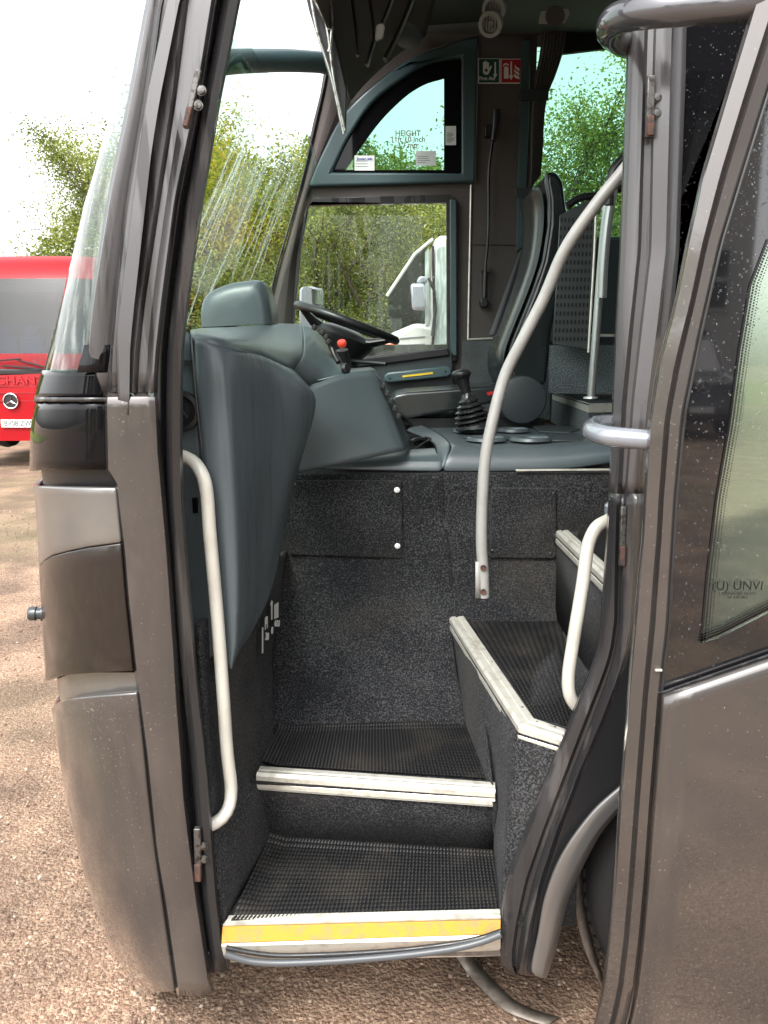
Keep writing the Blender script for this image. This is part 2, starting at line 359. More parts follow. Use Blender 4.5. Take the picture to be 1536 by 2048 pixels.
def ground_mat():
    m = bpy.data.materials.new('gravel'); m.use_nodes = True; n = m.node_tree; b = n.nodes['Principled BSDF']; L = n.links.new
    t = n.nodes.new('ShaderNodeTexCoord')
    def N(sc, d=4, ty='ShaderNodeTexNoise'):
        x = n.nodes.new(ty); x.inputs['Scale'].default_value = sc
        if ty == 'ShaderNodeTexNoise': x.inputs['Detail'].default_value = d
        L(t.outputs['Object'], x.inputs['Vector']); return x
    a = N(1.1, 6); r = n.nodes.new('ShaderNodeValToRGB'); e = r.color_ramp.elements
    e[0].position = .35; e[0].color = (.22, .122, .078, 1); e[1].position = .65; e[1].color = (.38, .245, .155, 1)
    v = N(120, ty='ShaderNodeTexVoronoi'); sep = n.nodes.new('ShaderNodeSeparateColor'); L(v.outputs['Color'], sep.inputs[0])
    r2 = n.nodes.new('ShaderNodeValToRGB'); e = r2.color_ramp.elements
    e[0].position = 0; e[0].color = (.10, .058, .038, 1); e[1].position = 1; e[1].color = (.56, .42, .30, 1)
    q = e = r2.color_ramp.elements.new(.5); e.color = (.29, .18, .12, 1); e = r2.color_ramp.elements.new(.8); e.color = (.36, .26, .18, 1)
    L(a.outputs['Fac'], r.inputs[0]); L(sep.outputs[0], r2.inputs[0])
    mx = n.nodes.new('ShaderNodeMix'); mx.data_type = 'RGBA'; mx.inputs[0].default_value = .62; L(r.outputs[0], mx.inputs[6]); L(r2.outputs[0], mx.inputs[7])
    sn = N(330, 2); sr = n.nodes.new('ShaderNodeMapRange'); sr.inputs[1].default_value = .66; sr.inputs[2].default_value = .72; L(sn.outputs['Fac'], sr.inputs[0])
    sm = n.nodes.new('ShaderNodeMix'); sm.data_type = 'RGBA'; sm.inputs[7].default_value = (.60, .54, .46, 1); L(sr.outputs[0], sm.inputs[0]); L(mx.outputs[2], sm.inputs[6])
    dn = N(2.2, 6); dr = n.nodes.new('ShaderNodeMapRange'); dr.inputs[1].default_value = .42; dr.inputs[2].default_value = .62; dr.inputs[3].default_value = .62; dr.inputs[4].default_value = 1.12; L(dn.outputs['Fac'], dr.inputs[0])
    dm = n.nodes.new('ShaderNodeMix'); dm.data_type = 'RGBA'; dm.blend_type = 'MULTIPLY'; dm.inputs[0].default_value = 1; L(sm.outputs[2], dm.inputs[6]); L(dr.outputs[0], dm.inputs[7])
    mx = dm
    # mossy tint far out
    g = N(.35, 5); gr = n.nodes.new('ShaderNodeMapRange'); gr.inputs[1].default_value = .5; gr.inputs[2].default_value = .62; gr.inputs[4].default_value = .5
    m2 = n.nodes.new('ShaderNodeMix'); m2.data_type = 'RGBA'; m2.inputs[7].default_value = (.16, .14, .07, 1)
    L(g.outputs['Fac'], gr.inputs[0]); L(gr.outputs[0], m2.inputs[0]); L(mx.outputs[2], m2.inputs[6]); L(m2.outputs[2], b.inputs['Base Color'])
    b.inputs['Roughness'].default_value = .75
    f = N(260, 3); ad = n.nodes.new('ShaderNodeMath'); ad.operation = 'ADD'; v2 = N(105, ty='ShaderNodeTexVoronoi')
    mu = n.nodes.new('ShaderNodeMath'); mu.operation = 'MULTIPLY'; mu.inputs[1].default_value = -1.2; L(v2.outputs['Distance'], mu.inputs[0])
    L(f.outputs['Fac'], ad.inputs[0]); L(mu.outputs[0], ad.inputs[1])
    bp = n.nodes.new('ShaderNodeBump'); bp.inputs['Strength'].default_value = .8; bp.inputs['Distance'].default_value = .008; L(ad.outputs[0], bp.inputs['Height']); L(bp.outputs[0], b.inputs['Normal'])
    M['gravel'] = m
ground_mat()
mat('grass', (.12, .17, .03), .9, mottle=(3, (.22, .22, .06), .4, .65), bump=(60, 1, .03))

# ------------------------------------------------------------------ ground
def struct(o): o['kind'] = 'structure'; return o
g = MB(); xs = [-900, -200, -60, -25, -14]+[-10+.5*i for i in range(41)]+[14, 25, 60, 200, 900]
rows = []
for y in xs: rows.append([Vector((x, y+4, .03*noise.noise(Vector((x*.35, y*.35, 0)))*(1 if abs(x) < 12 else 0)*smoothstep(2.2, 4, abs(y+2)+abs(x)*.4) - .0)) for x in xs])
g.grid(rows); struct(g.build('ground', 'gravel'))
g = MB(); g.grid([[Vector((x, y, .015+.03*noise.noise(Vector((x, y, 3))))) for x in [i*1.5 for i in range(-60, 61)]] for y in [-70, -50, -40, -32, -28]])
struct(g.build('grass_verge', 'grass'))
g = MB(); g.grid([[Vector((x, y, .02+.05*noise.noise(Vector((x*.6, y*.6, 3))))) for x in [i*1.5 for i in range(-30, 31)]] for y in [19+i for i in range(12)]])
struct(g.build('hedge_bank', 'grass'))

# stones
st = MB()
ico = bmesh.new(); bmesh.ops.create_icosphere(ico, subdivisions=1, radius=1); IV = [v.co.copy() for v in ico.verts]; IF = [tuple(v.index for v in f.verts) for f in ico.faces]; ico.free()
def stone(mb, x, y, r, z=0):
    q = Matrix.Rotation(rng.uniform(0, 6.28), 3, 'Z'); s = Vector((rng.uniform(.7, 1.3), rng.uniform(.7, 1.3), rng.uniform(.45, .8)))
    mb.add([Vector((x, y, z+r*.25))+q @ Vector((v.x*s.x, v.y*s.y, v.z*s.z))*r*rng.uniform(.85, 1.15) for v in IV], IF)
for i in range(13500):
    u = rng.random()
    if i % 5 == 1: x, y = rng.uniform(-.6, 2.4), rng.uniform(-2.5, 1.3)
    elif i % 3 == 0: x, y = rng.uniform(-1.5, 1.6), rng.uniform(1.25, 2.6)
    else: x, y = rng.uniform(-4.5, -.35), 1.3+rng.random()**1.5*7
    stone(st, x, y, rng.choice([.002, .0025, .003, .003, .004, .005, .006]) * (1+.06*abs(y)) * (1.5 if y < 1.3 else 1))
so_ = st.build('loose_stones', 'stone', smooth=False); so_['kind'] = 'stuff'; so_['label'] = 'loose pale stones scattered over the reddish gravel yard'; so_['category'] = 'gravel'
def colour_by_island(m):
    n = m.node_tree; b = n.nodes['Principled BSDF']; gi = n.nodes.new('ShaderNodeNewGeometry'); r = n.nodes.new('ShaderNodeValToRGB')
    e = r.color_ramp.elements; e[0].color = (.10, .065, .05, 1); e[1].color = (.50, .43, .35, 1)
    k = e.new(.45); k.color = (.24, .15, .105, 1); k = e.new(.85); k.color = (.33, .245, .175, 1)
    n.links.new(gi.outputs['Random Per Island'], r.inputs[0]); n.links.new(r.outputs[0], b.inputs['Base Color'])
colour_by_island(M['stone'])

# ------------------------------------------------------------------ the coach
coach = thing('coach', (0, 1.41, 0), 'grey brown coach with its entrance door swung open to show steps and driver cab', 'coach')
def part(mb, name, m, parent=coach, **k): return mb.build(name, m, parent, **k)

# --- front corner: silhouette curves (y, x)
SIL = [(-300, 400), (0, 290), (200, 230), (400, 172), (560, 135), (700, 100), (800, 72), (850, 62), (940, 59), (1000, 70), (1100, 76), (1180, 80), (1300, 88), (1370, 92),
       (1430, 106), (1500, 116), (1620, 138), (1750, 170), (1850, 205), (1920, 240), (1960, 268), (1985, 300)]
def corner_rows(ys, right, Y0=1.415, inset=0, deep=2.65):
    """rows of the rounded front corner, from its inner edge (table right) round to the nose centre line"""
    rows = []
    for y in ys:
        xr = right(y) if callable(right) else atY(right, y); xs_ = atY(SIL, y)+inset
        a = P(xr, y, Y0); s = P(xs_, y, 1.66)
        m1 = P(xr+(xs_-xr)*.45, y, Y0+.02); m2 = P(xr+(xs_-xr)*.86, y, Y0+.10)
        c = Vector((s.x-.055, 1.92, s.z)); d = Vector((s.x-.12, 2.65, s.z))
        if y > 1400: k = min(1, (y-1400)/600); c.x += .05*k
        rows.append(interp([a, m1, m2, s, c, d], 22))
    return rows
def mirror_far(rows):
    out = []
    for r in rows:
        out.append(r+[Vector((v.x, 5.30-v.y, v.z)) for v in reversed(r[:-1])])
    return out
def yr(a, b, n): return [a+(b-a)*i/(n-1) for i in range(n)]
RSTRIP = [(790, 217), (945, 219), (960, 236), (1000, 240), (1100, 249), (1200, 257), (1340, 272), (1370, 276), (1500, 293), (1600, 303), (1700, 313), (1800, 330), (1985, 356)]
# gloss black band under the screen
mb = MB(); mb.grid(mirror_far(corner_rows(yr(800, 940, 8), lambda y: 214+(y-800)*.03)))
part(mb, 'nose_band', 'gloss_black', solid=.02, offset=-1)
mb = MB(); mb.grid([[v for v in r] for r in corner_rows(yr(795, 803, 3), lambda y: 214, Y0=1.412)]); part(mb, 'screen_lower_seal', 'dark_seal', solid=.003)
# dark recess behind gaps
mb = MB(); mb.grid(mirror_far(corner_rows(yr(930, 1975, 16), lambda y: atY(RSTRIP, y)+6, Y0=1.45, inset=22))); part(mb, 'corner_recess', 'black_plastic')
# upper corner panel in two tones, split along a diagonal
def split(x): return 1185-(x-80)*(90/165.)
def tone_rows(top, bot, n, Y0=1.405, right=RSTRIP):
    rows = []
    for i in range(n):
        t = i/(n-1)
        row = []
        base = None
        # sample each column at its own height
        ncol = 22; cols = []
        for j in range(ncol):
            f = j/(ncol-1)
            # approximate px of the column for the diagonal
            xr = 262-(262-78)*min(1, f*1.75)
            y0, y1 = top(xr), bot(xr); y = y0+(y1-y0)*t
            rr = corner_rows([y], lambda yy: atY(right, yy)-7, Y0=Y0)[0]
            cols.append(rr[j])
        rows.append(cols)
    return rows
def toptab(x): return 962+(x-70)*.075
mb = MB(); mb.grid(mirror_far(tone_rows(toptab, lambda x: split(x), 9))); part(mb, 'corner_panel', 'silver_paint', solid=.016, offset=-1, bevel=.004)
mb = MB(); mb.grid(mirror_far(tone_rows(lambda x: split(x)+1, lambda x: 1372-(x-92)*.17, 9))); part(mb, 'corner_panel', 'brown_paint', solid=.016, offset=-1, bevel=.003)['label'] = 'dark brown lower half of the front corner panel'
mb = MB(); mb.grid(corner_rows(yr(1345, 1425, 4), lambda y: 282, Y0=1.43, inset=22)); part(mb, 'bumper_slot', 'silver_paint')
mb = MB(); mb.grid(mirror_far(tone_rows(lambda x: 1432-(x-106)*.30, lambda x: 1985+(x-300)*.0, 16, right=[(0, 276), (1380, 280), (1500, 293), (1600, 303), (1700, 315), (1800, 329), (1985, 354)])))
part(mb, 'bumper_panel', 'taupe_paint', solid=.014, offset=-1, bevel=.004)
# round sensor on the corner
mat('sensor_grey', (.06, .065, .07), .3, .3)
c = P(84, 1227, 1.66); mb = MB(); mb.lathe([(0, .028), (.014, .028), (.016, .024), (.016, .012), (.013, .01), (.013, 0), (.018, 0), (.018, -.01)], c, (-1, -.15, .05), 24)
part(mb, 'parking_sensor', 'sensor_grey', smooth=True)
# taupe body strip between corner panels and door seal
SR = [(680, 303), (900, 312), (1000, 321), (1100, 330), (1200, 337), (1300, 344), (1400, 350), (1500, 358), (1600, 365), (1700, 377), (1800, 390), (1900, 405), (1985, 418)]
ys = yr(770, 806, 8)+yr(815, 1985, 40)
SLt = [(600, 232), (700, 226), (790, 220), (950, 223), (965, 240)]+[(y, x+7) for y, x in RSTRIP[4:]]
dk = lambda y: .035*(1-smoothstep(786, 803, y))
mb = MB(); mb.grid([[P(atY(SLt, y), y, 1.418+dk(y)), P(atY(SLt, y)+3, y, 1.409+dk(y)), P(atY(SR, y)-14, y, 1.403+dk(y)), P(atY(SR, y)-4, y, 1.405+dk(y)), P(atY(SR, y), y, 1.415+dk(y))] for y in ys])
part(mb, 'door_pillar_panel', 'taupe_paint', solid=.01, offset=-1)
# A pillar ridges (upper)
EY = [-250, 0, 200, 400, 600, 700, 790]
E = [[375, 292, 255, 212, 180, 169, 200], [398, 318, 292, 258, 235, 226, 222], [405, 326, 300, 265, 240, 232, 227], [440, 370, 345, 314, 284, 273, 268],
     [460, 392, 366, 335, 307, 298, 292], [488, 424, 392, 351, 325, 314, 308], [512, 449, 415, 378, 350, 342, 336], [535, 474, 435, 401, 372, 361, 359]]
# lower continuation of the black groove and inner edge
SEAL_IN = [(-250, 535), (0, 474), (200, 435), (400, 401), (500, 386), (600, 372), (700, 361), (800, 359), (900, 359), (1000, 361), (1100, 368), (1200, 377), (1300, 385), (1400, 395), (1500, 407), (1600, 415), (1700, 423), (1800, 431), (1900, 443), (1950, 456)]
BLK = [(-250, 488), (0, 424), (200, 392), (400, 351), (600, 325), (700, 314), (900, 312), (1000, 321), (1100, 330), (1200, 337), (1300, 344), (1400, 350), (1500, 358), (1600, 365), (1700, 377), (1800, 390), (1900, 405), (1985, 418)]
def et(k): return list(zip(EY, E[k]))
def ridge(lst, ys, name, m):
    """lst: (table, dx, Y) columns"""
    mb = MB(); mb.grid([[P(atY(t, y)+dx, y, Y) for t, dx, Y in lst] for y in ys]); return part(mb, name, m, solid=.006, offset=-1, ang=35)
yu = yr(-250, 785, 26)
ridge([(et(0), 0, 1.45), (et(0), 8, 1.43), (et(1), 0, 1.428)], yu, 'windscreen_pillar', 'pillar_paint')
ridge([(et(1), 0, 1.426), (et(1), 2, 1.416), (et(2), -2, 1.416), (et(2), 0, 1.426)], yr(-250, 225, 10), 'rubber_strip', 'black_rubber')
ridge([(et(1), 0, 1.430), (et(2), 2, 1.424), (et(3), -6, 1.414), (et(3), -2, 1.408), (et(3), 3, 1.416)], yu, 'pillar_trim', 'pillar_paint')
ridge([(et(3), 3, 1.424), (et(3), 7, 1.418), (et(4), -3, 1.416), (et(4), 0, 1.423), (et(4), 4, 1.412), (et(5), -4, 1.406), (et(5), 0, 1.414)], yu, 'pillar_trim', 'pillar_paint')
# rail that ends at y=830
ridge([([(-250, 412), (0, 334), (200, 292), (300, 278), (640, 236), (700, 231), (830, 236)], 0, 1.408), ([(-250, 412), (0, 334), (200, 292), (300, 278), (640, 236), (700, 231), (830, 236)], 1, 1.400), ([(-250, 436), (0, 360), (200, 320), (300, 304), (640, 266), (700, 261), (830, 259)], -1, 1.396), ([(-250, 436), (0, 360), (200, 320), (300, 304), (640, 266), (700, 261), (830, 259)], 0, 1.408)], yr(-250, 830, 26), 'guide_rail', 'pillar_paint')
yl = yr(-250, 1940, 60)
ridge([(BLK, 0, 1.412), (BLK, 3, 1.425), (BLK, 8, 1.44), (BLK, 16, 1.452), (SEAL_IN, -27, 1.452), (SEAL_IN, -24, 1.446)], yl, 'door_groove', 'black_rubber')
ridge([(SEAL_IN, -24, 1.448), (SEAL_IN, -20, 1.434), (SEAL_IN, -12, 1.426), (SEAL_IN, -4, 1.430), (SEAL_IN, 0, 1.45), (SEAL_IN, -1, 1.50)], yl, 'door_seal', 'dark_seal')
# hook end of seal at the bottom left
mb = MB(); mb.plate([(362, 1975), (420, 1960), (424, 1940), (458, 1936), (452, 1915), (400, 1900), (352, 1900)], [], 1.43, .03); part(mb, 'seal_foot', 'dark_seal', bevel=.003)
# striker plates on the left seal
def striker(x, y, h, wd, Y, rusty, lean=0):
    z = MB(); a = P(x+lean, y, Y); b = P(x, y+h, Y); M0 = a.lerp(b, .5); d = (a-b); L_ = d.length; q = Vector((0, 0, 1)).rotation_difference(d.normalized()).to_matrix()
    z.box(M0, (wd, .012, L_), q); p = part(z, 'door_striker', 'striker_metal', bevel=.002)
    z = MB(); z.box(a.lerp(b, .82)+Vector((0, -.004, 0)), (wd*.95, .012, L_*.33), q); r = z.build('rust_patch', M['rust'], None, bevel=.002); r.parent = p; r.matrix_parent_inverse = Matrix.Identity(4)
    for f in (.35, .6):
        z = MB(); z.lathe([(0, .004), (.006, .003), (.006, 0), (.0085, 0), (.0085, -.004)], a.lerp(b, f)+Vector((wd*.1+.011, -.002, 0)), (0, -1, 0), 16); s_ = z.build('bolt', M['striker_metal'], None); s_.parent = p
striker(372, 140, 118, .010, 1.405, True, 26)
striker(397, 1655, 105, .014, 1.415, True, -2)
# --- windscreen
WR = [(-250, 381), (0, 300), (200, 262), (400, 218), (600, 186), (700, 173), (738, 160)]
mb = MB(); mb.grid(mirror_far(corner_rows(yr(-420, 741, 22), WR, Y0=1.44))); part(mb, 'windscreen', 'windscreen_glass')
from mathutils.bvhtree import BVHTree
WB = BVHTree.FromPolygons([Vector(v) for v in mb.v], mb.f)
wm = mat('water_run', (.75, .80, .78), .25); wm.node_tree.nodes['Principled BSDF'].inputs['Alpha'].default_value = .24
runs = MB()
for i in range(38):
    x = rng.uniform(470, 635); y = rng.uniform(215, 330); sl_ = rng.uniform(.30, .48); L_ = rng.uniform(120, 330); pts = []
    for k in range(26):
        yy = y+L_*k/25; xx = x-(yy-y)*sl_+rng.uniform(-1.1, 1.1)
        h_ = WB.ray_cast(CAM, ray(xx, yy).normalized())
        if h_[0] is None or h_[0].y < 1.7 or h_[0].y > 3.7: continue
        pts.append(h_[0]+Vector((.003, 0, 0)))
    if len(pts) > 6: runs.tube(pts, [.0022*(.4+.6*rng.random()) for _ in pts], 5)
ro = part(runs, 'water_runs', 'water_run'); ro['kind'] = 'stuff'
wr2 = lambda y: 205 if y > 745 else 160
mb = MB(); mb.grid(mirror_far(corner_rows(yr(742, 798, 6), lambda y: 206+(798-y)*.05, Y0=1.436))); part(mb, 'windscreen_frit', 'gloss_black', solid=.005)
# frit side strip left of the pillar bottom
ridge([(WR, -3, 1.437), ([(690, 225), (800, 210)], 0, 1.434)], yr(690, 745, 4), 'windscreen_frit', 'gloss_black')
# dark band across the top of the screen as seen from inside
mb = MB(); mb.tube(interp([P(700, 150, 3.9), P(655, 128, 3.75), P(600, 122, 3.55), (P(540, 121, 3.4)), P(460, 124, 3.2), P(400, 134, 3.1), P(350, 160, 3.05), P(335, 200, 3.05)], 30), .043, 14, flat=1.0); part(mb, 'mirror_arm', 'teal_trim')
mb = MB(); mb.box(P(335, 270, 3.05), (.12, .2, .3)); part(mb, 'arm_mirror', 'black_plastic', bevel=.03)

# --- body side behind the open door
XR = 9.0
b0 = P(1345, 660, 1.47)
mb = MB()
sill = b0.z
wheel = Vector((.86, 1.41, .44)); RW = .56
# lower body side with wheel arch cut out
arch = [Vector((wheel.x+RW*math.cos(a), 1.455, wheel.z+RW*math.sin(a))) for a in [R(180-10*i) for i in range(19)]]
poly = [Vector((b0.x, 1.455, sill)), Vector((b0.x, 1.455, 1.05)), Vector((.53, 1.455, .92))]+[v for v in arch if v.z > .44 and v.x > .50]+[Vector((arch[-1].x, 1.455, .32)), Vector((XR, 1.455, .32)), Vector((XR, 1.455, 2.2)), Vector((.70, 1.455, 2.2)), Vector((.66, 1.455, sill))]
tri = tessellate_polygon([[Vector((p.x, p.z, 0)) for p in poly]])
mb.add(poly, tri); part(mb, 'side_panel', 'side_gloss', solid=.02, smooth=False)
mb = MB(); mb.grid([[Vector((x, 1.48+.02*f, sill-.02+(3.05-sill)*f)) for x in (b0.x, 2.2, 4.4, 6.6, XR)] for f in (0, .5, 1)]); part(mb, 'side_window', 'body_glass')
# frit of that window: black area left of the slanted edge
mb = MB(); mb.plate([(1352, -100), (1640, -100), (1640, 60), (1489, 90), (1345, 440), (1330, 655), (1345, 660), (1350, 600)], [], 1.452, .003); part(mb, 'window_frit', 'gloss_black', smooth=False)
mb = MB(); mb.box(((b0.x+.655)/2, 1.45, sill), (.655-b0.x, .012, .03)); part(mb, 'window_seal', 'black_rubber')
# header over the door + roof + side above
hz = 2.62
mb = MB(); mb.box((-.02, 1.47, 2.85), (.9, .06, .32)); part(mb, 'door_header', 'black_rubber', bevel=.01)
# far side outer skin below floor, rear wall, floor
mb = MB(); mb.box((XR/2-.2, 2.65, .98), (XR+.1, 2.3, .02)); 
# roof shell
rows = []
for X in (-.24, -.12, 0, 1, 3, 6, XR):
    k = {-.24: -.05, -.12: -.02}.get(X, 0)
    pr = [(1.44, 2.9), (1.47, 3.1), (1.6, 3.26), (2.0, 3.38), (2.65, 3.42), (3.3, 3.38), (3.7, 3.28), (3.88, 3.15), (3.92, 3.0)]
    rows.append([Vector((X, y, z+k)) for y, z in pr])
mb = MB(); mb.grid(rows); part(mb, 'roof', 'silver_paint', solid=.05, offset=-1)
mb = MB(); mb.box((XR, 2.65, 1.8), (.05, 2.5, 2.9)); part(mb, 'rear_wall', 'wall_fabric')
mb = MB(); mb.box((XR/2+.75, 2.9, 1.2), (XR-1.7, 1.95, .04)); part(mb, 'cabin_floor', 'carpet')
mb = MB(); mb.box((XR/2, 3.915, 1.0), (XR+.6, .03, 1.3)); part(mb, 'far_side_panel', 'taupe_paint')
mb = MB(); mb.box((XR/2+.9, 1.52, 1.2), (XR-1.9, .02, .9)); part(mb, 'cabin_lining', 'wall_fabric')

# --- wheel arch, tyre, liner
def arc_pts(r, a0, a1, n, Y): return [Vector((wheel.x+r*math.cos(R(a)), Y, wheel.z+r*math.sin(R(a)))) for a in yr(a0, a1, n)]
LIPO = [(1262, 1550), (1238, 1573), (1190, 1615), (1146, 1670), (1118, 1715), (1100, 1757), (1084, 1810), (1074, 1870), (1064, 1915), (1059, 1947)]
LIPI = [(1262, 1600), (1233, 1640), (1205, 1680), (1180, 1727), (1160, 1770), (1143, 1810), (1130, 1860), (1120, 1900), (1110, 1930), (1104, 1955)]
o_ = interp(cz(LIPO, 1.405), 24); i_ = interp(cz(LIPI, 1.43), 24); mm = [a.lerp(b, .5)+Vector((0, -.018, 0)) for a, b in zip(o_, i_)]
mb = MB(); mb.grid([list(t) for t in zip(o_, mm, i_, [v+Vector((.01, .09, 0)) for v in i_])]); part(mb, 'wheel_arch', 'silver_paint', solid=.008, sub=1)
mb = MB(); mb.plate([(1262, 1290), (1262, 1560), (1236, 1580), (1190, 1622), (1146, 1678), (1118, 1722), (1100, 1765), (1086, 1810), (1074, 1870), (1062, 1950), (1050, 1945), (1062, 1840), (1110, 1700), (1180, 1480), (1250, 1330)], [], 1.425, .01); part(mb, 'arch_panel', 'black_plastic', bevel=.002)
mb = MB(); mb.lathe([(.12, -.06), (.27, -.05), (.285, -.085), (.33, -.11), (.385, -.11), (.415, -.09), (.425, -.06), (.427, .0), (.425, .14), (.41, .18), (.35, .19)], (wheel.x+.02, 1.60, .425), (0, 1, 0), 72)
for k in range(72):
    a = 2*math.pi*k/72
    for yy in (-.035, .0, .04, .09):
        cc = Vector((wheel.x+.02+.427*math.cos(a), 1.60+yy, .425+.427*math.sin(a))); mb.box(cc, (.010, .026, .024), Matrix.Rotation(-a, 3, 'Y'))
ty = part(mb, 'wheel', 'tyre')
mb = MB(); mb.lathe([(.0, -.03), (.1, -.03), (.12, .0), (.2, .03), (.265, -.045), (.28, -.06)], (wheel.x+.02, 1.60, .425), (0, 1, 0), 48); q_ = mb.build('rim', M['old_metal'], None); q_.parent = ty
mb = MB(); mb.grid([[Vector((wheel.x+r*math.cos(R(a)), y, wheel.z+r*math.sin(R(a)))) for a in yr(192, 144, 24)] for y, r in ((1.46, .55), (2.0, .55), (2.01, .1))]); part(mb, 'arch_liner', 'black_plastic')
# rusty edge of the flap beside the tyre
mb = MB(); mb.grid([[P(x, y, 1.50), P(x+w_, y+4, 1.53)] for x, y, w_ in ((1148, 1740, 16), (1150, 1800, 18), (1158, 1850, 20), (1172, 1900, 20), (1192, 1945, 14), (1207, 1975, 6))]); part(mb, 'flap_edge', 'old_metal', solid=.004)

# --- rear door pillar (body)
PB = [(-300, [1279, 1306, 1332, 1352, 1366, 1378]), (50, [1262, 1290, 1318, 1345, 1356, 1368]), (150, [1259, 1287, 1315, 1342, 1353, 1366]), (500, [1246, 1276, 1308, 1333, 1344, 1353]), (650, [1238, 1261, 1290, 1316, 1326, 1340]),
      (800, [1231, 1248, 1273, 1297, 1312, 1330]), (1000, [1223, 1238, 1258, 1276, 1290, 1310]), (1160, [1213, 1232, 1250, 1268, 1282, 1300]), (1240, [1207, 1230, 1248, 1264, 1276, 1292]), (1300, [1200, 1222, 1240, 1254, 1266, 1275]),
      (1350, [1182, 1206, 1226, 1240, 1248, 1256]), (1435, [1146, 1172, 1194, 1208, 1216, 1222]), (1550, [1098, 1128, 1150, 1160, 1168, 1174]), (1660, [1053, 1086, 1108, 1118, 1124, 1130]), (1757, [1015, 1052, 1076, 1086, 1092, 1098]),
      (1839, [1000, 1034, 1056, 1066, 1070, 1074]), (1908, [997, 1024, 1044, 1054, 1060, 1064]), (1948, [1020, 1030, 1044, 1052, 1058, 1062])]
YB = [1.50, 1.445, 1.452, 1.425, 1.44, 1.45]
def pbt(k): return [(y, r[k]) for y, r in PB]
ys = yr(-300, 1945, 90)
mb = MB()
cols = [(0, -1, 1.62), (0, 0, 1.50), (0, 3, 1.455), (0, 10, 1.447), (1, -4, 1.440), (1, 2, 1.452), (2, -6, 1.447), (2, 0, 1.430), (3, -5, 1.420), (3, 0, 1.432), (4, 0, 1.440), (5, 0, 1.446)]
rows = []
for y in ys: rows.append([P(atY(pbt(k), y)+dx, y, Y) for k, dx, Y in cols])
mb.grid(rows)
def seal_mat():
    """upper part painted grey, lower part bare black rubber"""
    return 'pillar_paint'
top = MB(); top.grid([r for r, y in zip(rows, ys) if y <= 1010]); part(top, 'rear_door_pillar', 'pillar_paint', solid=.006, offset=-1)
low = MB(); low.grid([r for r, y in zip(rows, ys) if y >= 985]); part(low, 'rear_door_seal', 'dark_seal', solid=.006, offset=-1)
# bright thin strip
mb = MB(); mb.tube(interp(cz([(1368, 30), (1362, 200), (1350, 420), (1340, 560), (1334, 640)], 1.44), 20), .0016, 8); part(mb, 'trim_bead', 'aluminium')
striker(1298, 152, 124, .013, 1.425, True, 3)
striker(1243, 1012, 120, .010, 1.43, True, 3)

# --- door sill
A0, A1 = P(452, 1837, 1.455), P(1001, 1822, 1.465)
def sill_pt(px, py, Y): return P(px, py, Y)
mb = MB()
L_ = [(458, 1834, 1.462), (455, 1841, 1.452), (450, 1847, 1.446), (446, 1852, 1.440)]
R_ = [(1001, 1821, 1.470), (1001, 1828, 1.460), (1001, 1833, 1.452), (1001, 1838, 1.446)]
mb.grid([cz(L_), cz(R_)]); part(mb, 'sill_trim', 'aluminium', solid=.004, smooth=False)
mb = MB(); mb.grid([lin([P(445, 1853, 1.440), P(1001, 1839, 1.446)], 8), lin([P(443, 1886, 1.425), P(1001, 1868, 1.432)], 8)]); part(mb, 'sill_grip', 'yellow_grit', solid=.004, smooth=False)
mb = MB(); mb.grid([lin([P(443, 1887, 1.426), P(1001, 1869, 1.433)], 8), lin([P(443, 1893, 1.420), P(1001, 1877, 1.428)], 8), lin([P(447, 1912, 1.43), P(1001, 1888, 1.44)], 8), lin([P(447, 1925, 1.46), P(1001, 1912, 1.46)], 8)]); part(mb, 'sill_lip', 'aluminium', solid=.004, smooth=False)
# rubber tubes sagging under the sill
def tb(pts, r, name, m, n=40, **k):
    z = MB(); z.tube(interp(pts, n), r, 14); return part(z, name, m, **k)
tb(cz([(450, 1908), (500, 1922), (560, 1926), (680, 1921), (800, 1911), (900, 1898), (960, 1884), (1002, 1868)], 1.412), .0075, 'sill_seal', 'grey_seal')
tb(cz([(452, 1895), (500, 1905), (560, 1911), (680, 1908), (800, 1900), (900, 1888), (960, 1876), (1002, 1862)], 1.418), .005, 'sill_seal', 'black_rubber')
mb = MB(); mb.box((.0, 1.50, .325), (.52, .10, .02)); mb.box((.02, 1.7, .31), (.62, .5, .02)); part(mb, 'step_underside', 'old_metal')

# --- stairwell
Z1, Z2, Z3, Z4 = .38, .577, .79, 1.065
def mat_thing(name, corners, z, label, nose=0, pitch=.0085, curl=None):
    """rubber mat with moulded studs: corners a,b (front l,r) c,d (back r,l) as px on the plane z"""
    a, b, c, d = [PZ(x, y, zz+.006) for (x, y), zz in zip(corners, z if isinstance(z, list) else [z]*4)]
    nu = max(4, int((b-a).length/pitch)*2); nv = max(4, int(((d-a).length+(c-b).length)/2/(pitch*1.5))*2)
    rows = []
    for j in range(nv+1):
        v = j/nv; l = a.lerp(d, v); r = b.lerp(c, v); row = []
        for i in range(nu+1):
            p = l.lerp(r, i/nu)
            h = .0035 if (i % 2 and j % 2) else 0
            if curl: h += curl(i/nu, v)
            row.append(p+Vector((0, 0, h)))
        rows.append(row)
    z_ = MB(); z_.grid(rows); o = z_.build(name, 'mat_rubber', None, smooth=False, solid=.003, offset=-1)
    return tag(o, label, 'mat', 'studded rubber mats on the entrance steps')
mat_thing('rubber_mat', [(463, 1843), (1006, 1822), (986, 1704), (542, 1678)], Z1, 'black studded rubber mat on the lowest entrance step above the yellow strip', curl=lambda u, v: .012*max(0, v-.9)*10*(1-.7*u)+.010*max(0, .08-u)/.08*smoothstep(.03, .2, v))
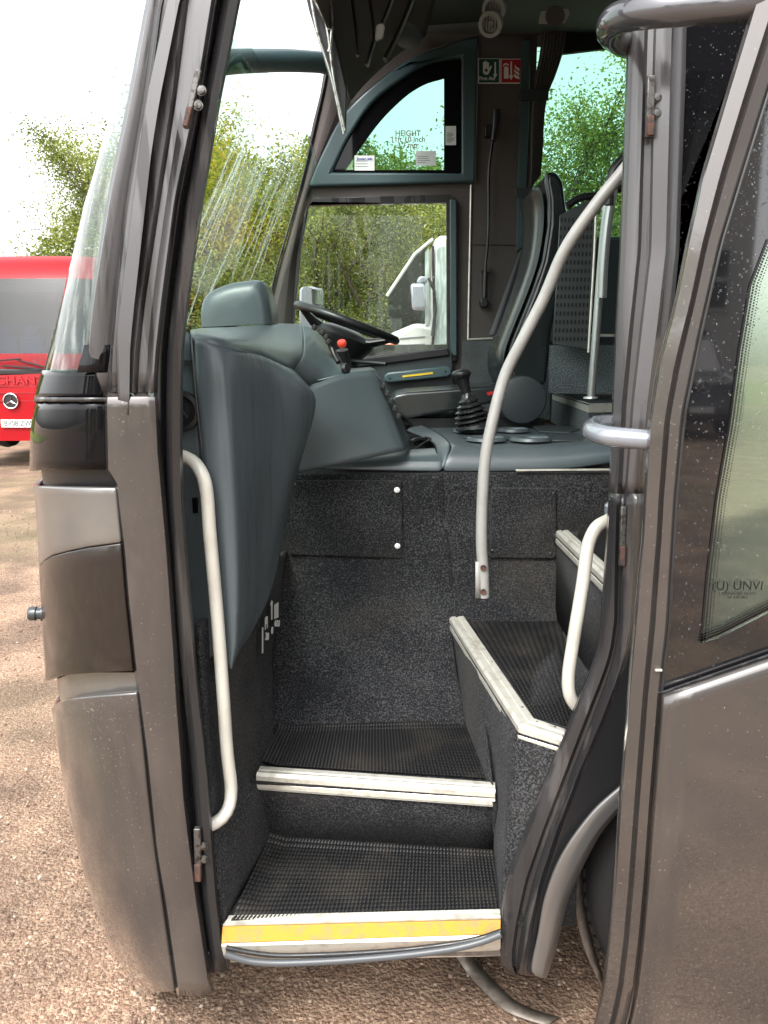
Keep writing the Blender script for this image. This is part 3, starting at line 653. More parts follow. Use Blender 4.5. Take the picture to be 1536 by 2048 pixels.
mat_thing('rubber_mat', [(523, 1528), (981, 1556), (934, 1444), (560, 1456)], Z2, 'black studded rubber mat on the middle step between the two straight carpeted risers', curl=lambda u, v: .010*max(0, .07-u)/.07+.008*max(0, v-.9)*10)
def nosing(pts, z, wdt, name='step_nosing', drop=.028, out=(0, -1)):
    """L shaped ribbed aluminium nosing following pts (front edge px at height z); wdt = inward width; returns part"""
    fr = [PZ(x, y, zz) for (x, y), zz in zip(pts, z if isinstance(z, list) else [z]*len(pts))]
    prof = [(wdt, .010), (wdt*.93, .013), (wdt*.62, .013), (wdt*.60, .0105), (wdt*.38, .0105), (wdt*.36, .013), (.006, .013), (0, .008), (0, -.002), (.002, -.004), (.002, -.010), (0, -.012), (0, -drop+.006), (.002, -drop+.004), (.003, -drop)]
    inn = []
    for i, p in enumerate(fr):
        ns = []
        for a, b in ((i-1, i), (i, i+1)):
            if a >= 0 and b < len(fr):
                t = (fr[b]-fr[a]); t.z = 0; t.normalize(); ns.append(Vector((-t.y, t.x, 0)))
        n = sum(ns, Vector()).normalized(); k = 1/max(.5, n.dot(ns[0])); inn.append(n*k)
    z_ = MB(); z_.grid([[p+n*u+Vector((0, 0, h)) for u, h in prof] for p, n in zip(fr, inn)])
    o = part(z_, name, 'aluminium', solid=.002, smooth=False); 
    # screws
    for i in range(len(fr)-1):
        for f in (.12, .5, .88):
            c = fr[i].lerp(fr[i+1], f)+inn[i]*wdt*.78+Vector((0, 0, .0135)); s_ = MB(); s_.lathe([(0, .001), (.003, .0008), (.0035, 0)], c, (0, 0, 1), 10); s = s_.build('screw', M['old_metal'], None); s.parent = o
    return o
nosing([(513, 1558), (990, 1592)], Z2, .036)
# carpeted risers and treads
C = MB(); C.grid([[PZ(440, 1850, Z1-.0), PZ(1001, 1842, Z1)], [PZ(542, 1672, Z1), PZ(992, 1688, Z1)]]); part(C, 'step_tread', 'carpet', solid=.01, offset=-1)
n0, n1 = PZ(513, 1558, Z2), PZ(990, 1592, Z2)
bl, br = PZ(542, 1680, Z1), PZ(990, 1702, Z1)
C = MB(); C.grid([lin([n0+Vector((-.03, .004, -.002)), n1+Vector((.0, .004, -.002))], 12), lin([bl+Vector((-.03, .0, 0)), br], 12)]); part(C, 'riser', 'carpet', solid=.01, offset=0)
w0, w1 = PZ(548, 1452, Z2), PZ(932, 1446, Z2)
C = MB(); C.grid([[n0+Vector((-.03, .006, -.002)), n1+Vector((0, .006, -.002))], [w0+Vector((-.03, .02, -.002)), w1+Vector((0, .02, -.002))]]); part(C, 'step_tread', 'carpet', solid=.01, offset=-1)
# sloping back wall
WT = [(535, 1.2358), (1250, 1.2358)]
YW = 2.26
def wall_row(px0, px1, py, Y, n=24): return [P(px0+(px1-px0)*i/(n-1), py, Y) for i in range(n)]
WALLY = [(944, 2.285), (950, 2.262), (965, 2.258), (1120, 2.25), (1180, 2.215), (1240, 2.17), (1300, 2.125), (1360, 2.075), (1378, 2.045), (1400, 2.02), (1460, 1.955)]
rows = []
for y in yr(1462, 944, 60):
    r = wall_row(545, 934-.10*max(0, 1460-y), y, atY(WALLY, y))
    for i, v in enumerate(r): v.y += .010*noise.noise(Vector((i*.22, y*.012, 1)))
    rows.append(r)
C = MB(); C.grid(rows); part(C, 'back_wall', 'carpet', solid=.01, offset=1)
rows = []
for y in [944, 950]+yr(965, 1270, 16):
    rows.append(wall_row(870, 1260, y, atY(WALLY, y)+.004))
C = MB(); C.grid(rows); part(C, 'engine_wall', 'carpet', solid=.01, offset=1)
# raised inspection hatches
for pts, pr in (([(580, 962), (803, 962), (806, 1113), (800, 1118), (578, 1110)], 1), ([(983, 976), (1112, 978), (1114, 1112), (1108, 1118), (980, 1116)], 0)):
    C = MB(); C.plate(pts, [], YW-.028, .020); hp = part(C, 'inspection_hatch', 'carpet', bevel=.004, seg=3)
    scr = [(794, 980), (795, 1092), (590, 968)] if pr else [(984, 1100), (1100, 1106), (1106, 986)]
    for k, (sx, sy) in enumerate(scr):
        z_ = MB(); rr = .0085 if pr and k < 2 else .003; z_.lathe([(0, .005), (rr*.6, .0045), (rr, .002), (rr, 0)], P(sx, sy, YW-.029), (0, -1, 0), 20); s_ = z_.build('screw_cap', M['white_print' if pr else 'steel'], None); s_.parent = hp
# left stairwell wall
LF = [(395, 1290, 1.50), (408, 1500, 1.48), (425, 1700, 1.46), (440, 1860, 1.45)]
LB = [(575, 1100, 2.24), (552, 1300, 2.12), (548, 1455, 1.97), (520, 1560, 1.74), (540, 1690, 1.70)]
def wl(y):
    pass
rows = []
front = lin(cz([(395, 1250, 1.50), (408, 1500, 1.48), (425, 1700, 1.46), (446, 1862, 1.45)]), 20)
back = lin([P(572, 1100, 2.25), P(553, 1300, 2.20), P(549, 1455, 1.975), PZ(530, 1535, Z2), bl+Vector((0, .0, .0))], 20)
for a, b in zip(front, back): rows.append(interp([a, a.lerp(b, .5)+Vector((.0, .0, 0)), b], 14))
C = MB(); C.grid(rows); part(C, 'stairwell_side', 'carpet', solid=.01, offset=0)
# right stairwell wall, up to the turned step
tn = [(900, 1243), (1038, 1462), (1135, 1492)]
ZN = [.812, .785, .765]
N3 = [PZ(x, y, z) for (x, y), z in zip(tn, ZN)]
q0 = P(930, 1450, 1.985); q1 = Vector((N3[1].x-.006, N3[1].y+.01, Z1)); 
top_ = lin([N3[0]+Vector((.004, .006, -.004)), N3[1]+Vector((.003, .006, -.004))], 16)
bot = lin([P(934, 1470, 1.98), PZ(990, 1600, Z2), br, PZ(1004, 1850, Z1)], 16)
C = MB(); C.grid([[t.lerp(b, f) for f in yr(0, 1, 10)] for t, b in zip(top_, bot)]); part(C, 'stairwell_side', 'carpet', solid=.01, offset=0)
ft = N3[2]+(N3[2]-N3[1])*.3
C = MB(); C.grid([[N3[1]+Vector((0, .006, -.004)), N3[2]+Vector((0, .006, -.004)), ft+Vector((0, .006, -.004))], [PZ(1004, 1850, Z1), PZ(1060, 1850, Z1)+Vector((.0, .0, 0)), PZ(1150, 1850, Z1)]]); part(C, 'riser', 'carpet', solid=.01, offset=0)
# third tread (turned)
t3 = [N3[0], N3[1], ft, PZ(1290, 1400, .765), PZ(1240, 1300, Z3), PZ(1140, 1238, .812)]
C = MB(); C.prism([p+Vector((0, 0, -.004)) for p in t3], (0, 0, -.01)); part(C, 'step_tread', 'carpet', smooth=False)
nosing(tn+[(1162, 1502)], ZN+[.762], .042)
mat_thing('rubber_mat', [(1062, 1432), (1172, 1462), (1120, 1242), (938, 1243)], [.779, .762, .806, .812], 'black studded rubber mat on the turned third step with the angled metal edge')
# fourth step
N4 = [PZ(1113, 1070, Z4), PZ(1235, 1190, Z4)]
nosing([(1113, 1070), (1240, 1195)], Z4, .034)
r4b = [Vector((N4[0].x+.012, N4[0].y, Z3)), Vector((N4[1].x+.03, N4[1].y, Z3))]
C = MB(); C.grid([[N4[0]+Vector((.006, 0, -.004)), N4[1]+Vector((.006, 0, -.004))], r4b]); part(C, 'riser', 'carpet', solid=.01, offset=0)
C = MB(); C.prism([N4[0]+Vector((0, 0, -.004)), N4[1]+Vector((0, 0, -.004)), Vector((1.6, N4[1].y, Z4-.004)), Vector((1.6, 2.5, Z4-.004)), Vector((N4[0].x, 2.5, Z4-.004))], (0, 0, -.01)); part(C, 'step_tread', 'carpet', smooth=False)
mat_thing('rubber_mat', [(1152, 1082), (1235, 1158), (1260, 1058), (1158, 1058)], Z4, 'black ribbed rubber mat on the topmost step, mostly hidden behind the pillar')
# white printed load pictograms on the left stairwell wall
fa, fb = front[14], back[9]
def wall_pt(px, py):
    """point on the left stairwell wall seen at px,py: interpolate depth between its front and back edges"""
    f = (px-430)/(552-430.); return P(px, py, 1.47+(2.16-1.47)*max(0, min(1, f))*.97-.03)
def decal(quad, name, m): 
    z_ = MB(); z_.add([wall_pt(*q)+Vector((.012, -.004, 0)) for q in quad], [tuple(range(len(quad)))]); return part(z_, name, m, smooth=False)
decal([(515, 1254), (518, 1253), (518, 1304), (515, 1306)], 'floor_load_mark', 'white_print')
decal([(521, 1236), (524, 1231), (527, 1232), (527, 1254), (525, 1256), (525, 1247), (523, 1248), (523, 1258), (521, 1259)], 'floor_load_mark', 'white_print')
decal([(532, 1207), (535, 1199), (538, 1203), (537, 1206), (536.5, 1238), (534, 1239), (533.5, 1212)], 'floor_load_mark', 'white_print')
decal([(540, 1209), (549, 1203), (549, 1234), (540, 1237)], 'floor_load_mark', 'white_print')
def wtext(body, px, py, size):
    o = wall_pt(px, py)+Vector((.014, -.006, 0)); dx = (wall_pt(px+8, py)-wall_pt(px-8, py)).normalized(); dz = Vector((0, 0, 1)); dzz = (dz-dx*dz.dot(dx)).normalized()
    nn = dx.cross(dzz)
    Mx = Matrix((( dx.x, dzz.x, nn.x, o.x), (dx.y, dzz.y, nn.y, o.y), (dx.z, dzz.z, nn.z, o.z), (0, 0, 0, 1)))
    return text('floor_load_text', body, None, size, 'white_print', coach, Mx=Mx, bold=.0008, xs=1.6)
wtext('30', 524.5, 1272, .027); wtext('0', 535, 1260, .027); wtext('600', 545, 1246, .025)

# --- left console and dash
def surf(ctrl, nu, nv, name, m, parent=coach, solid=.006, **k):
    cols = [interp([P(*c) for c in col], nv) for col in ctrl]
    rows = [interp([c[i] for c in cols], nu) for i in range(nv)]
    z_ = MB(); z_.grid(rows); return part(z_, name, m, parent, solid=solid, offset=-1, **k)
surf([[(383, 674, 1.575), (388, 740, 1.565), (396, 820, 1.56), (405, 913, 1.55), (418, 1050, 1.54), (432, 1180, 1.53), (446, 1290, 1.525), (456, 1338, 1.52)],
      [(405, 680, 1.57), (415, 740, 1.56), (422, 820, 1.555), (430, 913, 1.545), (440, 1050, 1.535), (450, 1180, 1.53), (457, 1290, 1.525), (460, 1338, 1.52)],
      [(435, 690, 1.575), (448, 740, 1.565), (456, 820, 1.56), (462, 913, 1.55), (470, 1050, 1.54), (474, 1180, 1.53), (470, 1290, 1.525), (463, 1337, 1.52)],
      [(468, 696, 1.62), (476, 740, 1.615), (478, 820, 1.61), (481, 913, 1.60), (486, 1050, 1.585), (486, 1180, 1.565), (477, 1290, 1.54), (466, 1334, 1.53)],
      [(525, 712, 1.82), (545, 760, 1.83), (548, 830, 1.82), (540, 913, 1.80), (525, 1050, 1.75), (510, 1180, 1.67), (486, 1280, 1.58), (469, 1326, 1.55)],
      [(575, 735, 1.96), (606, 775, 1.95), (608, 830, 1.94), (592, 913, 1.92), (560, 1040, 1.86), (528, 1180, 1.76), (493, 1275, 1.64), (472, 1316, 1.58)],
      [(588, 738, 2.06), (629, 790, 2.06), (628, 830, 2.05), (604, 915, 2.02), (577, 1020, 1.96), (547, 1170, 1.84), (500, 1270, 1.68), (474, 1310, 1.60)]],
     46, 46, 'console_moulding', 'dash_wet')
# top of the console rolling back to the dash crest
surf([[(383, 674, 1.575), (381, 666, 1.60), (381, 662, 1.75), (381, 660, 2.0)],
      [(405, 680, 1.57), (404, 668, 1.60), (404, 659, 1.78), (404, 656, 2.05)],
      [(435, 690, 1.575), (433, 674, 1.61), (430, 659, 1.85), (428, 655, 2.1)],
      [(470, 700, 1.62), (468, 680, 1.68), (465, 662, 1.95), (462, 654, 2.2)],
      [(525, 712, 1.82), (522, 690, 1.88), (518, 665, 2.1), (515, 650, 2.3)],
      [(575, 735, 1.96), (578, 705, 2.05), (572, 668, 2.25), (565, 647, 2.4)],
      [(588, 738, 2.06), (606, 712, 2.14), (608, 675, 2.3), (604, 648, 2.45)]], 40, 16, 'dash_top', 'dash_plastic')
# instrument housing: side face running to the switch edge
surf([[(585, 738, 2.055), (606, 712, 2.135), (608, 675, 2.295), (604, 648, 2.45)],
      [(606, 762, 2.10), (628, 735, 2.16), (632, 692, 2.30), (622, 652, 2.46)],
      [(621, 770, 2.14), (650, 752, 2.19), (655, 712, 2.31), (640, 668, 2.47)],
      [(650, 760, 2.19), (684, 748, 2.24), (680, 728, 2.33), (650, 680, 2.49)]], 18, 16, 'instrument_housing', 'dash_plastic')
# centre console
surf([[(555, 770, 2.12), (555, 850, 2.10), (560, 948, 2.10)], [(621, 769, 2.14), (615, 860, 2.12), (598, 946, 2.11)], [(684, 749, 2.18), (680, 850, 2.16), (650, 936, 2.15)],
      [(744, 743, 2.23), (770, 830, 2.22), (790, 905, 2.21)], [(752, 745, 2.25), (782, 825, 2.24), (808, 901, 2.23)], [(757, 752, 2.32), (790, 822, 2.32), (818, 897, 2.32)], [(760, 755, 2.6), (795, 820, 2.6), (820, 880, 2.6)]], 30, 16, 'centre_console', 'dash_plastic')
mb = MB(); mb.grid([cz([(600, 768, 2.145), (684, 749, 2.183), (746, 743, 2.233), (754, 747, 2.27)]), cz([(600, 752, 2.5), (684, 738, 2.5), (740, 734, 2.5), (750, 738, 2.5)])]); part(mb, 'console_top', 'dash_plastic', solid=.004, offset=-1)
# controls on the slanting switch edges
sw = thing
def panel_switches(pts, Y, name, n):
    a = MB(); z_ = interp([P(*p) for p in pts], n)
    for i, p in enumerate(z_):
        a = MB(); a.box(p, (.012, .03, .016), Matrix.Rotation(R(35), 3, 'Y')); part(a, 'switch', 'black_plastic', bevel=.002)
panel_switches([(629, 655, 2.38), (640, 662, 2.38), (650, 671, 2.36), (657, 684, 2.32)], 0, 's', 4)
tb([P(664, 697, 2.25), P(669, 710, 2.24), P(677, 725, 2.22)], .007, 'switch', 'black_plastic', 8)
mb = MB(); mb.lathe([(0, .012), (.012, .011), (.015, .006), (.016, 0), (.012, -.004)], P(690, 738, 2.20), (.7, -.6, .3), 20); part(mb, 'rotary_switch', 'black_plastic')
mb = MB(); mb.grid([cz([(655, 690, 2.36), (672, 706, 2.4)]), cz([(672, 730, 2.33), (690, 738, 2.40)]), cz([(684, 752, 2.28), (700, 755, 2.36)])]); part(mb, 'switch_panel', 'black_plastic', solid=.004)
panel_switches([(767, 772, 2.24), (775, 788, 2.24), (783, 803, 2.23), (790, 817, 2.23), (797, 832, 2.23)], 0, 's', 5)
mb = MB(); mb.lathe([(0, .012), (.012, .011), (.015, .006), (.015, 0), (.012, -.008)], P(684, 688, 2.55), (-.1, -.5, .9), 20); part(mb, 'stop_button', 'red_button')
mb = MB(); mb.lathe([(.0, .0), (.02, .0), (.022, -.04), (.03, -.08)], P(684, 700, 2.55), (-.1, -.3, .9), 16); part(mb, 'button_housing', 'black_plastic')
# padded binnacle hump on top of the dash (looks like a headrest)
hump = [(402, 655), (401, 625), (405, 602), (415, 586), (440, 573), (470, 564), (512, 559), (526, 563), (534, 580), (541, 608), (546, 650)]
z_ = MB(); front_ = [P(x, y, 2.35) for x, y in hump]; cc = P(474, 628, 2.3)
rows = []
for k, (s_, yy) in enumerate(((.55, -.045), (.8, -.04), (.93, -.026), (1.0, 0), (1.02, .06), (.99, .16), (.85, .24), (.5, .27))):
    rows.append([Vector((cc.x+(p.x-cc.x)*s_, p.y+yy, cc.z-.03+(p.z-cc.z+.03)*s_ if p.z > cc.z-.02 else p.z)) for p in interp(front_, 30)])
z_.grid(rows); z_.add(rows[0], [tuple(range(30))]); part(z_, 'dash_hump', 'dash_plastic', sub=1)
# left lower lining panel between pillar and console
surf([[(340, 655, 1.60), (345, 900, 1.58), (360, 1100, 1.57), (380, 1345, 1.55)], [(383, 668, 1.60), (404, 913, 1.575), (418, 1050, 1.565), (438, 1290, 1.55), (440, 1300, 1.55)]], 8, 20, 'side_lining', 'dash_plastic')
mb = MB(); mb.tube(interp(cz([(383, 676, 1.572), (392, 790, 1.562), (405, 913, 1.552), (418, 1050, 1.542), (430, 1170, 1.535)]), 30), .0022, 8); part(mb, 'lining_seam', 'black_rubber')
mb = MB(); mb.box(P(366, 722, 1.58), (.05, .01, .003)); part(mb, 'lining_seam', 'black_rubber')
mb = MB(); c = P(362, 822, 1.575); mb.lathe([(0, .008), (.02, .009), (.022, .004), (.03, .004), (.032, .012), (.040, .010), (.042, 0)], c, (0, -1, 0), 36)
vn = part(mb, 'air_vent', 'black_plastic')
mb = MB(); mb.box(c+Vector((.004, -.01, .0)), (.036, .003, .006), Matrix.Rotation(R(55), 3, 'Y')); q_ = mb.build('vent_flap', M['black_plastic'], None, bevel=.001); q_.parent = vn
mb = MB(); mb.box(P(388, 1011, 1.572), (.024, .008, .05)); r_ = part(mb, 'rocker_switch', 'black_plastic', bevel=.002)
mb = MB(); mb.box(P(391, 1010, 1.565), (.012, .008, .034)); q_ = mb.build('rocker', M['gloss_black'], None, bevel=.002); q_.parent = r_

# --- engine cover with cup holders
ZC = 1.315
def cov(px, py, z=ZC): return PZ(px, py, z)
fl = P(909, 891, 2.285); 
z_ = MB()
topb = [cov(841, 846), cov(950, 843), cov(1060, 843), cov(1180, 846)]; topf = [P(905, 893, 2.29), P(1000, 896, 2.29), P(1120, 895, 2.29), P(1240, 884, 2.29)]
lowf = [P(885, 925, 2.262), P(1000, 925, 2.262), P(1120, 920, 2.262), P(1240, 905, 2.262)]; botf = [P(885, 944, 2.258), P(1000, 944, 2.258), P(1120, 940, 2.258), P(1240, 925, 2.258)]
midb = [a.lerp(b, .5) for a, b in zip(topb, topf)]; nf = [a.lerp(b, .06) for a, b in zip(topf, topb)]
rr = []
for row in (topb, midb, nf, topf, lowf, botf): rr.append(interp(row, 24))
for v in rr[0]: v.z -= .01
z_.grid(rr); part(z_, 'engine_cover', 'dash_plastic', solid=.01, offset=-1, sub=1, ang=80)
# left flank and low front ledge
z_ = MB(); z_.grid([interp(cz([(652, 938, 2.262), (760, 942, 2.258), (886, 944, 2.257)]), 16), interp(cz([(656, 926, 2.268), (760, 922, 2.268), (886, 922, 2.268)]), 16), interp(cz([(690, 914, 2.30), (790, 908, 2.31), (892, 908, 2.30)]), 16), interp(cz([(720, 905, 2.5), (820, 896, 2.5), (880, 893, 2.4)]), 16)])
part(z_, 'cover_ledge', 'dash_plastic', solid=.006, offset=-1, sub=1)
z_ = MB(); z_.grid([interp([P(886, 944, 2.257), P(888, 922, 2.268), P(905, 892, 2.292), cov(880, 868), cov(841, 847)], 12), interp([P(880, 944, 2.262), P(872, 912, 2.30), P(868, 892, 2.42), P(842, 876, 2.7), P(808, 862, 3.0)], 12)])
part(z_, 'cover_flank', 'dash_plastic', solid=.006, sub=1)
mb = MB(); mb.box((.15, 2.9, 1.225), (1.1, 1.2, .04)); part(mb, 'cab_floor', 'black_plastic')
for x, y, wd in ((937, 862, 60), (1026, 861, 62), (972, 879, 76), (1060, 879, 78)):
    c = cov(x, y, ZC+.002); r = wd/2/F*c.y*1.02
    z_ = MB(); z_.lathe([(r*.8, -.0), (r*.84, .006), (r*.92, .009), (r, .007), (r*1.06, -.002)], c, (0, 0, 1), 40); cu = part(z_, 'cup_holder', 'dash_plastic')
    z_ = MB(); z_.lathe([(0, -.0), (r*.82, .0012)], c, (0, 0, 1), 32); q_ = z_.build('cup_well_shade', M['gloss_black'], None); q_.parent = cu  # flat black disc paints the shade of a deep well on the solid cover
for pts in ([(1062, 850), (1100, 849), (1160, 858), (1140, 864), (1078, 862)], [(1090, 868), (1150, 866), (1175, 872), (1165, 880), (1105, 880)], [(925, 872), (1068, 872), (1060, 876), (935, 876)]):
    z_ = MB(); z_.prism([cov(a, b, ZC+.003) for a, b in pts], (0, 0, -.006)); part(z_, 'tray_recess', 'dash_dark', bevel=.002)
# pen-like lighter and lead in the tray
tb([P(822, 886, 2.5), P(835, 880, 2.55), P(860, 880, 2.6)], .009, 'power_socket', 'black_plastic', 10)
tb([P(832, 897, 2.45), P(848, 886, 2.47), P(862, 878, 2.5), P(850, 874, 2.52)], .003, 'cable', 'black_rubber', 14)
mb = MB(); mb.box(P(1130, 939.5, 2.25), (.29, .006, .005), Matrix.Rotation(R(-.5), 3, 'Y')); part(mb, 'cover_edging', 'aluminium')
# gear lever
gb = P(948, 853, 2.72)
z_ = MB(); prof = [(.066, 0), (.064, .008), (.046, .018)]
for k, r in enumerate((.064, .061, .055, .046, .035)):
    prof += [(r, .022+k*.017), (r*.99, .026+k*.017), (r*.66, .033+k*.017)]
prof += [(.018, .115), (.014, .125)]
ax = Vector((-.24, 0, 1)); z_.lathe(prof, gb, ax, 32); gl = part(z_, 'gear_lever', 'black_rubber')
ax.normalize(); k0 = gb+ax*.11; k1 = gb+Vector((-.046, 0, .172))
z_ = MB(); z_.tube(interp([k0, k1], 5), [.016, .017, .019, .022, .026], 14); q_ = z_.build('lever_shaft', M['black_plastic'], None); q_.parent = gl
z_ = MB(); z_.tube([k1+Vector((0, 0, -.01)), k1+Vector((-.002, 0, .005)), k1+Vector((-.004, 0, .018)), k1+Vector((-.005, 0, .026))], [.026, .037, .036, .018], 18); q_ = z_.build('gear_knob', M['black_plastic'], None, sub=1); q_.parent = gl
# --- steering wheel
wc = P(694, 646, 3.15); e1 = (P(798, 682, 3.15)-P(590, 607, 3.15)).normalized(); e2 = Vector((0, 1, 0)); nn = e1.cross(e2)*-1
if nn.z < 0: nn = -nn
rad = (P(798, 682, 3.15)-P(590, 607, 3.15)).length/2-.012
z_ = MB(); z_.tube([wc+(e1*math.cos(a)+e2*math.sin(a))*rad for a in [2*math.pi*k/64 for k in range(64)]], .0155, 14, closed=True); swh = part(z_, 'steering_wheel', 'black_plastic')
q = Vector((0, 0, 1)).rotation_difference(nn)
z_ = MB(); z_.lathe([(0, -.02), (.06, -.02), (.11, -.035), (.13, -.055), (.125, -.08), (.10, -.12), (.09, -.2)], wc, nn, 36); h_ = z_.build('hub', M['black_plastic'], None); h_.parent = swh
for a in (200, 340, 160, 20):
    d = e1*math.cos(R(a))+e2*math.sin(R(a)); z_ = MB(); z_.tube([wc+d*.06-nn*.06, wc+d*.13-nn*.04, wc+d*(rad-.004)-nn*.003], [.045, .034, .016], 12, flat=.5); s_ = z_.build('spoke', M['black_plastic'], None); s_.parent = swh
z_ = MB(); z_.tube([wc-nn*.12, wc-nn*.24+Vector((-.02, 0, 0)), wc-nn*.42+Vector((-.05, 0, 0))], [.09, .12, .15], 20); part(z_, 'steering_column', 'black_plastic')
tb([wc-nn*.15, wc-nn*.12+e1*.12-e2*.12, wc-nn*.10+e1*.20-e2*.16], .008, 'stalk', 'black_plastic', 8)

# --- far (driver) side wall with window openings
YF = 3.86
QIN = [(690, 340), (719, 299), (762, 241), (811, 193), (849, 169), (888, 157), (888, 340)]
QOUT = [(664, 344), (684, 300), (700, 270), (743, 207), (801, 159), (859, 125), (924, 113), (924, 346)]
QFR = [(614, 373), (632, 330), (647, 299), (672, 250), (700, 212), (753, 164), (825, 113), (897, 87), (957, 72), (951, 364)]
def smooth_arc(l, a, b, n):
    """resample list section [a:b] smoothly"""
    return l
def arc(l, k, n=26):
    q = interp([Vector((x, y, 0)) for x, y in l[:k]], n); return [(v.x, v.y) for v in q]+l[k:]
QIN = arc(QIN, 6); QOUT = arc(QOUT, 7); QFR = arc(QFR, 9)
LOPEN = [(600, 470), (616, 418), (632, 404), (900, 394), (908, 402), (907, 716), (585, 728), (588, 626)]
LGL = [(618, 411), (893, 405), (894, 696), (700, 716), (584, 724), (590, 626), (602, 500)]
WIN = [(1075, 70), (1420, 40), (1420, 470), (1190, 476), (1062, 486), (1068, 300)]
wall_outer = [(655, 100), (640, 190), (625, 250), (603, 370), (572, 490), (550, 560), (530, 660), (520, 850), (1500, 850), (1500, -60), (700, -60)]
mb = MB(); mb.plate(wall_outer, [QFR, [(588, 626), (600, 500), (611, 420), (634, 398), (898, 390), (912, 402), (913, 718), (583, 730)], WIN], YF, .04); part(mb, 'driver_side_wall', 'wall_fabric', smooth=False)
# black edge of the windscreen along the far pillar
mb = MB(); mb.tube(interp(cz([(668, 60), (650, 165), (634, 235), (606, 355), (575, 465), (550, 550), (530, 650)], YF-.01), 30), .010, 10, flat=.5); part(mb, 'windscreen_seal', 'black_rubber')
# far A pillar padded trim
z_ = MB(); a_ = interp(cz([(672, 60), (655, 165), (640, 235), (612, 355), (582, 465), (556, 560), (536, 655)], YF-.005), 20); b_ = interp(cz([(735, 60), (712, 170), (690, 225), (636, 345), (612, 410), (592, 520), (584, 655)], YF-.004), 20)
z_.grid([[a, a.lerp(b, .3)+Vector((0, -.03, 0)), a.lerp(b, .7)+Vector((0, -.03, 0)), b] for a, b in zip(a_, b_)]); part(z_, 'pillar_trim', 'wall_fabric', sub=1)
# quarter window: teal surround, black frit, glass
mb = MB(); mb.plate(QFR, [QOUT], YF-.03, .045); qw = part(mb, 'quarter_window', 'teal_trim', bevel=.012, seg=4)
mb = MB(); mb.plate(arc([(662, 346), (682, 300), (698, 269), (741, 205), (800, 157), (859, 123), (926, 111), (926, 348)], 7), [QIN], YF-.004, .006); q_ = mb.build('frit_border', M['gloss_black'], None, smooth=False); q_.parent = qw
mb = MB(); mb.plate(arc([(688, 342), (717, 297), (762, 239), (811, 191), (849, 167), (890, 155), (890, 342)], 6), [], YF+.006, .004); q_ = mb.build('pane', M['tinted_glass'], None, smooth=False); q_.parent = qw
# lower sliding window
mb = MB(); mb.plate([(586, 626), (600, 500), (610, 418), (632, 396), (900, 389), (914, 400), (915, 722), (582, 734)], [LGL], YF-.02, .03); lw = part(mb, 'sliding_window', 'black_rubber', bevel=.006, seg=3)
mb = MB(); mb.plate([(616, 409), (895, 403), (896, 698), (700, 718), (582, 726), (588, 626), (600, 500)], [], YF+.006, .004); q_ = mb.build('pane', M['clear_glass'], None, smooth=False); q_.parent = lw
mb = MB(); mb.plate([(900, 398), (913, 400), (914, 712), (901, 710)], [], YF-.035, .02); q_ = mb.build('frame', M['teal_trim'], None, bevel=.004); q_.parent = lw
mb = MB(); mb.plate([(600, 735), (700, 718), (897, 697), (900, 712), (700, 738), (600, 752)], [], YF-.06, .05); q_ = mb.build('sill', M['black_plastic'], None, bevel=.008, seg=3); q_.parent = lw
# driver door card below the window
mb = MB(); mb.plate([(560, 748), (700, 732), (905, 704), (910, 830), (560, 850)], [], YF-.045, .04); dc = part(mb, 'door_card', 'dash_dark', bevel=.008)
z_ = MB(); z_.plate([(768, 752), (775, 745), (895, 732), (904, 738), (904, 748), (896, 754), (778, 766), (769, 762)], [], YF-.09, .05); q_ = z_.build('door_pull', M['teal_trim'], None, bevel=.008, seg=3); q_.parent = dc
z_ = MB(); z_.plate([(805, 751), (866, 744), (866, 748), (805, 755)], [], YF-.093, .004); q_ = z_.build('yellow_strip', M['yellow_paint'], None, smooth=False); q_.parent = dc
for x, y in ((780, 757), (891, 743)):
    z_ = MB(); z_.lathe([(0, .002), (.006, .002), (.006, 0)], P(x, y, YF-.09), (0, -1, 0), 12); q_ = z_.build('screw', M['black_plastic'], None); q_.parent = dc
# alu strip, panel joint, carpeted dado
mb = MB(); mb.tube([P(942, 370, YF-.006), P(936, 679, YF-.006)], .005, 8); mb.tube([P(936, 679, YF-.006), P(985, 677, YF-.006)], .005, 8); part(mb, 'edging_strip', 'aluminium')
mb = MB(); mb.plate([(940, 488), (1040, 490), (1040, 492), (940, 490)], [], YF-.003, .003); part(mb, 'panel_joint', 'black_plastic', smooth=False)
mb = MB(); mb.plate([(925, 682), (1100, 680), (1100, 840), (915, 840)], [], YF-.02, .018); part(mb, 'dado', 'carpet_light', smooth=False)
# teal upright between wall and passenger window
mb = MB(); mb.plate([(1044, 78), (1062, 76), (1058, 250), (1050, 420), (1046, 496), (1034, 502), (1036, 360)], [], YF-.03, .028); part(mb, 'window_upright', 'teal_trim', bevel=.006, seg=3)
mb = MB(); mb.plate([(1073, 68), (1422, 38), (1422, 472), (1190, 478), (1060, 488), (1066, 300)], [], YF+.02, .004); part(mb, 'passenger_window', 'tinted_glass', smooth=False)
mb = MB(); mb.box((2.0, YF-.02, P(1200, 478, YF).z-.02), (2.6, .05, .05)); part(mb, 'window_ledge', 'teal_trim', bevel=.01)
mb = MB(); mb.plate([(1135, 40), (1440, 10), (1440, 70), (1120, 108)], [], YF-.03, .02); part(mb, 'pelmet', 'black_plastic', smooth=False)
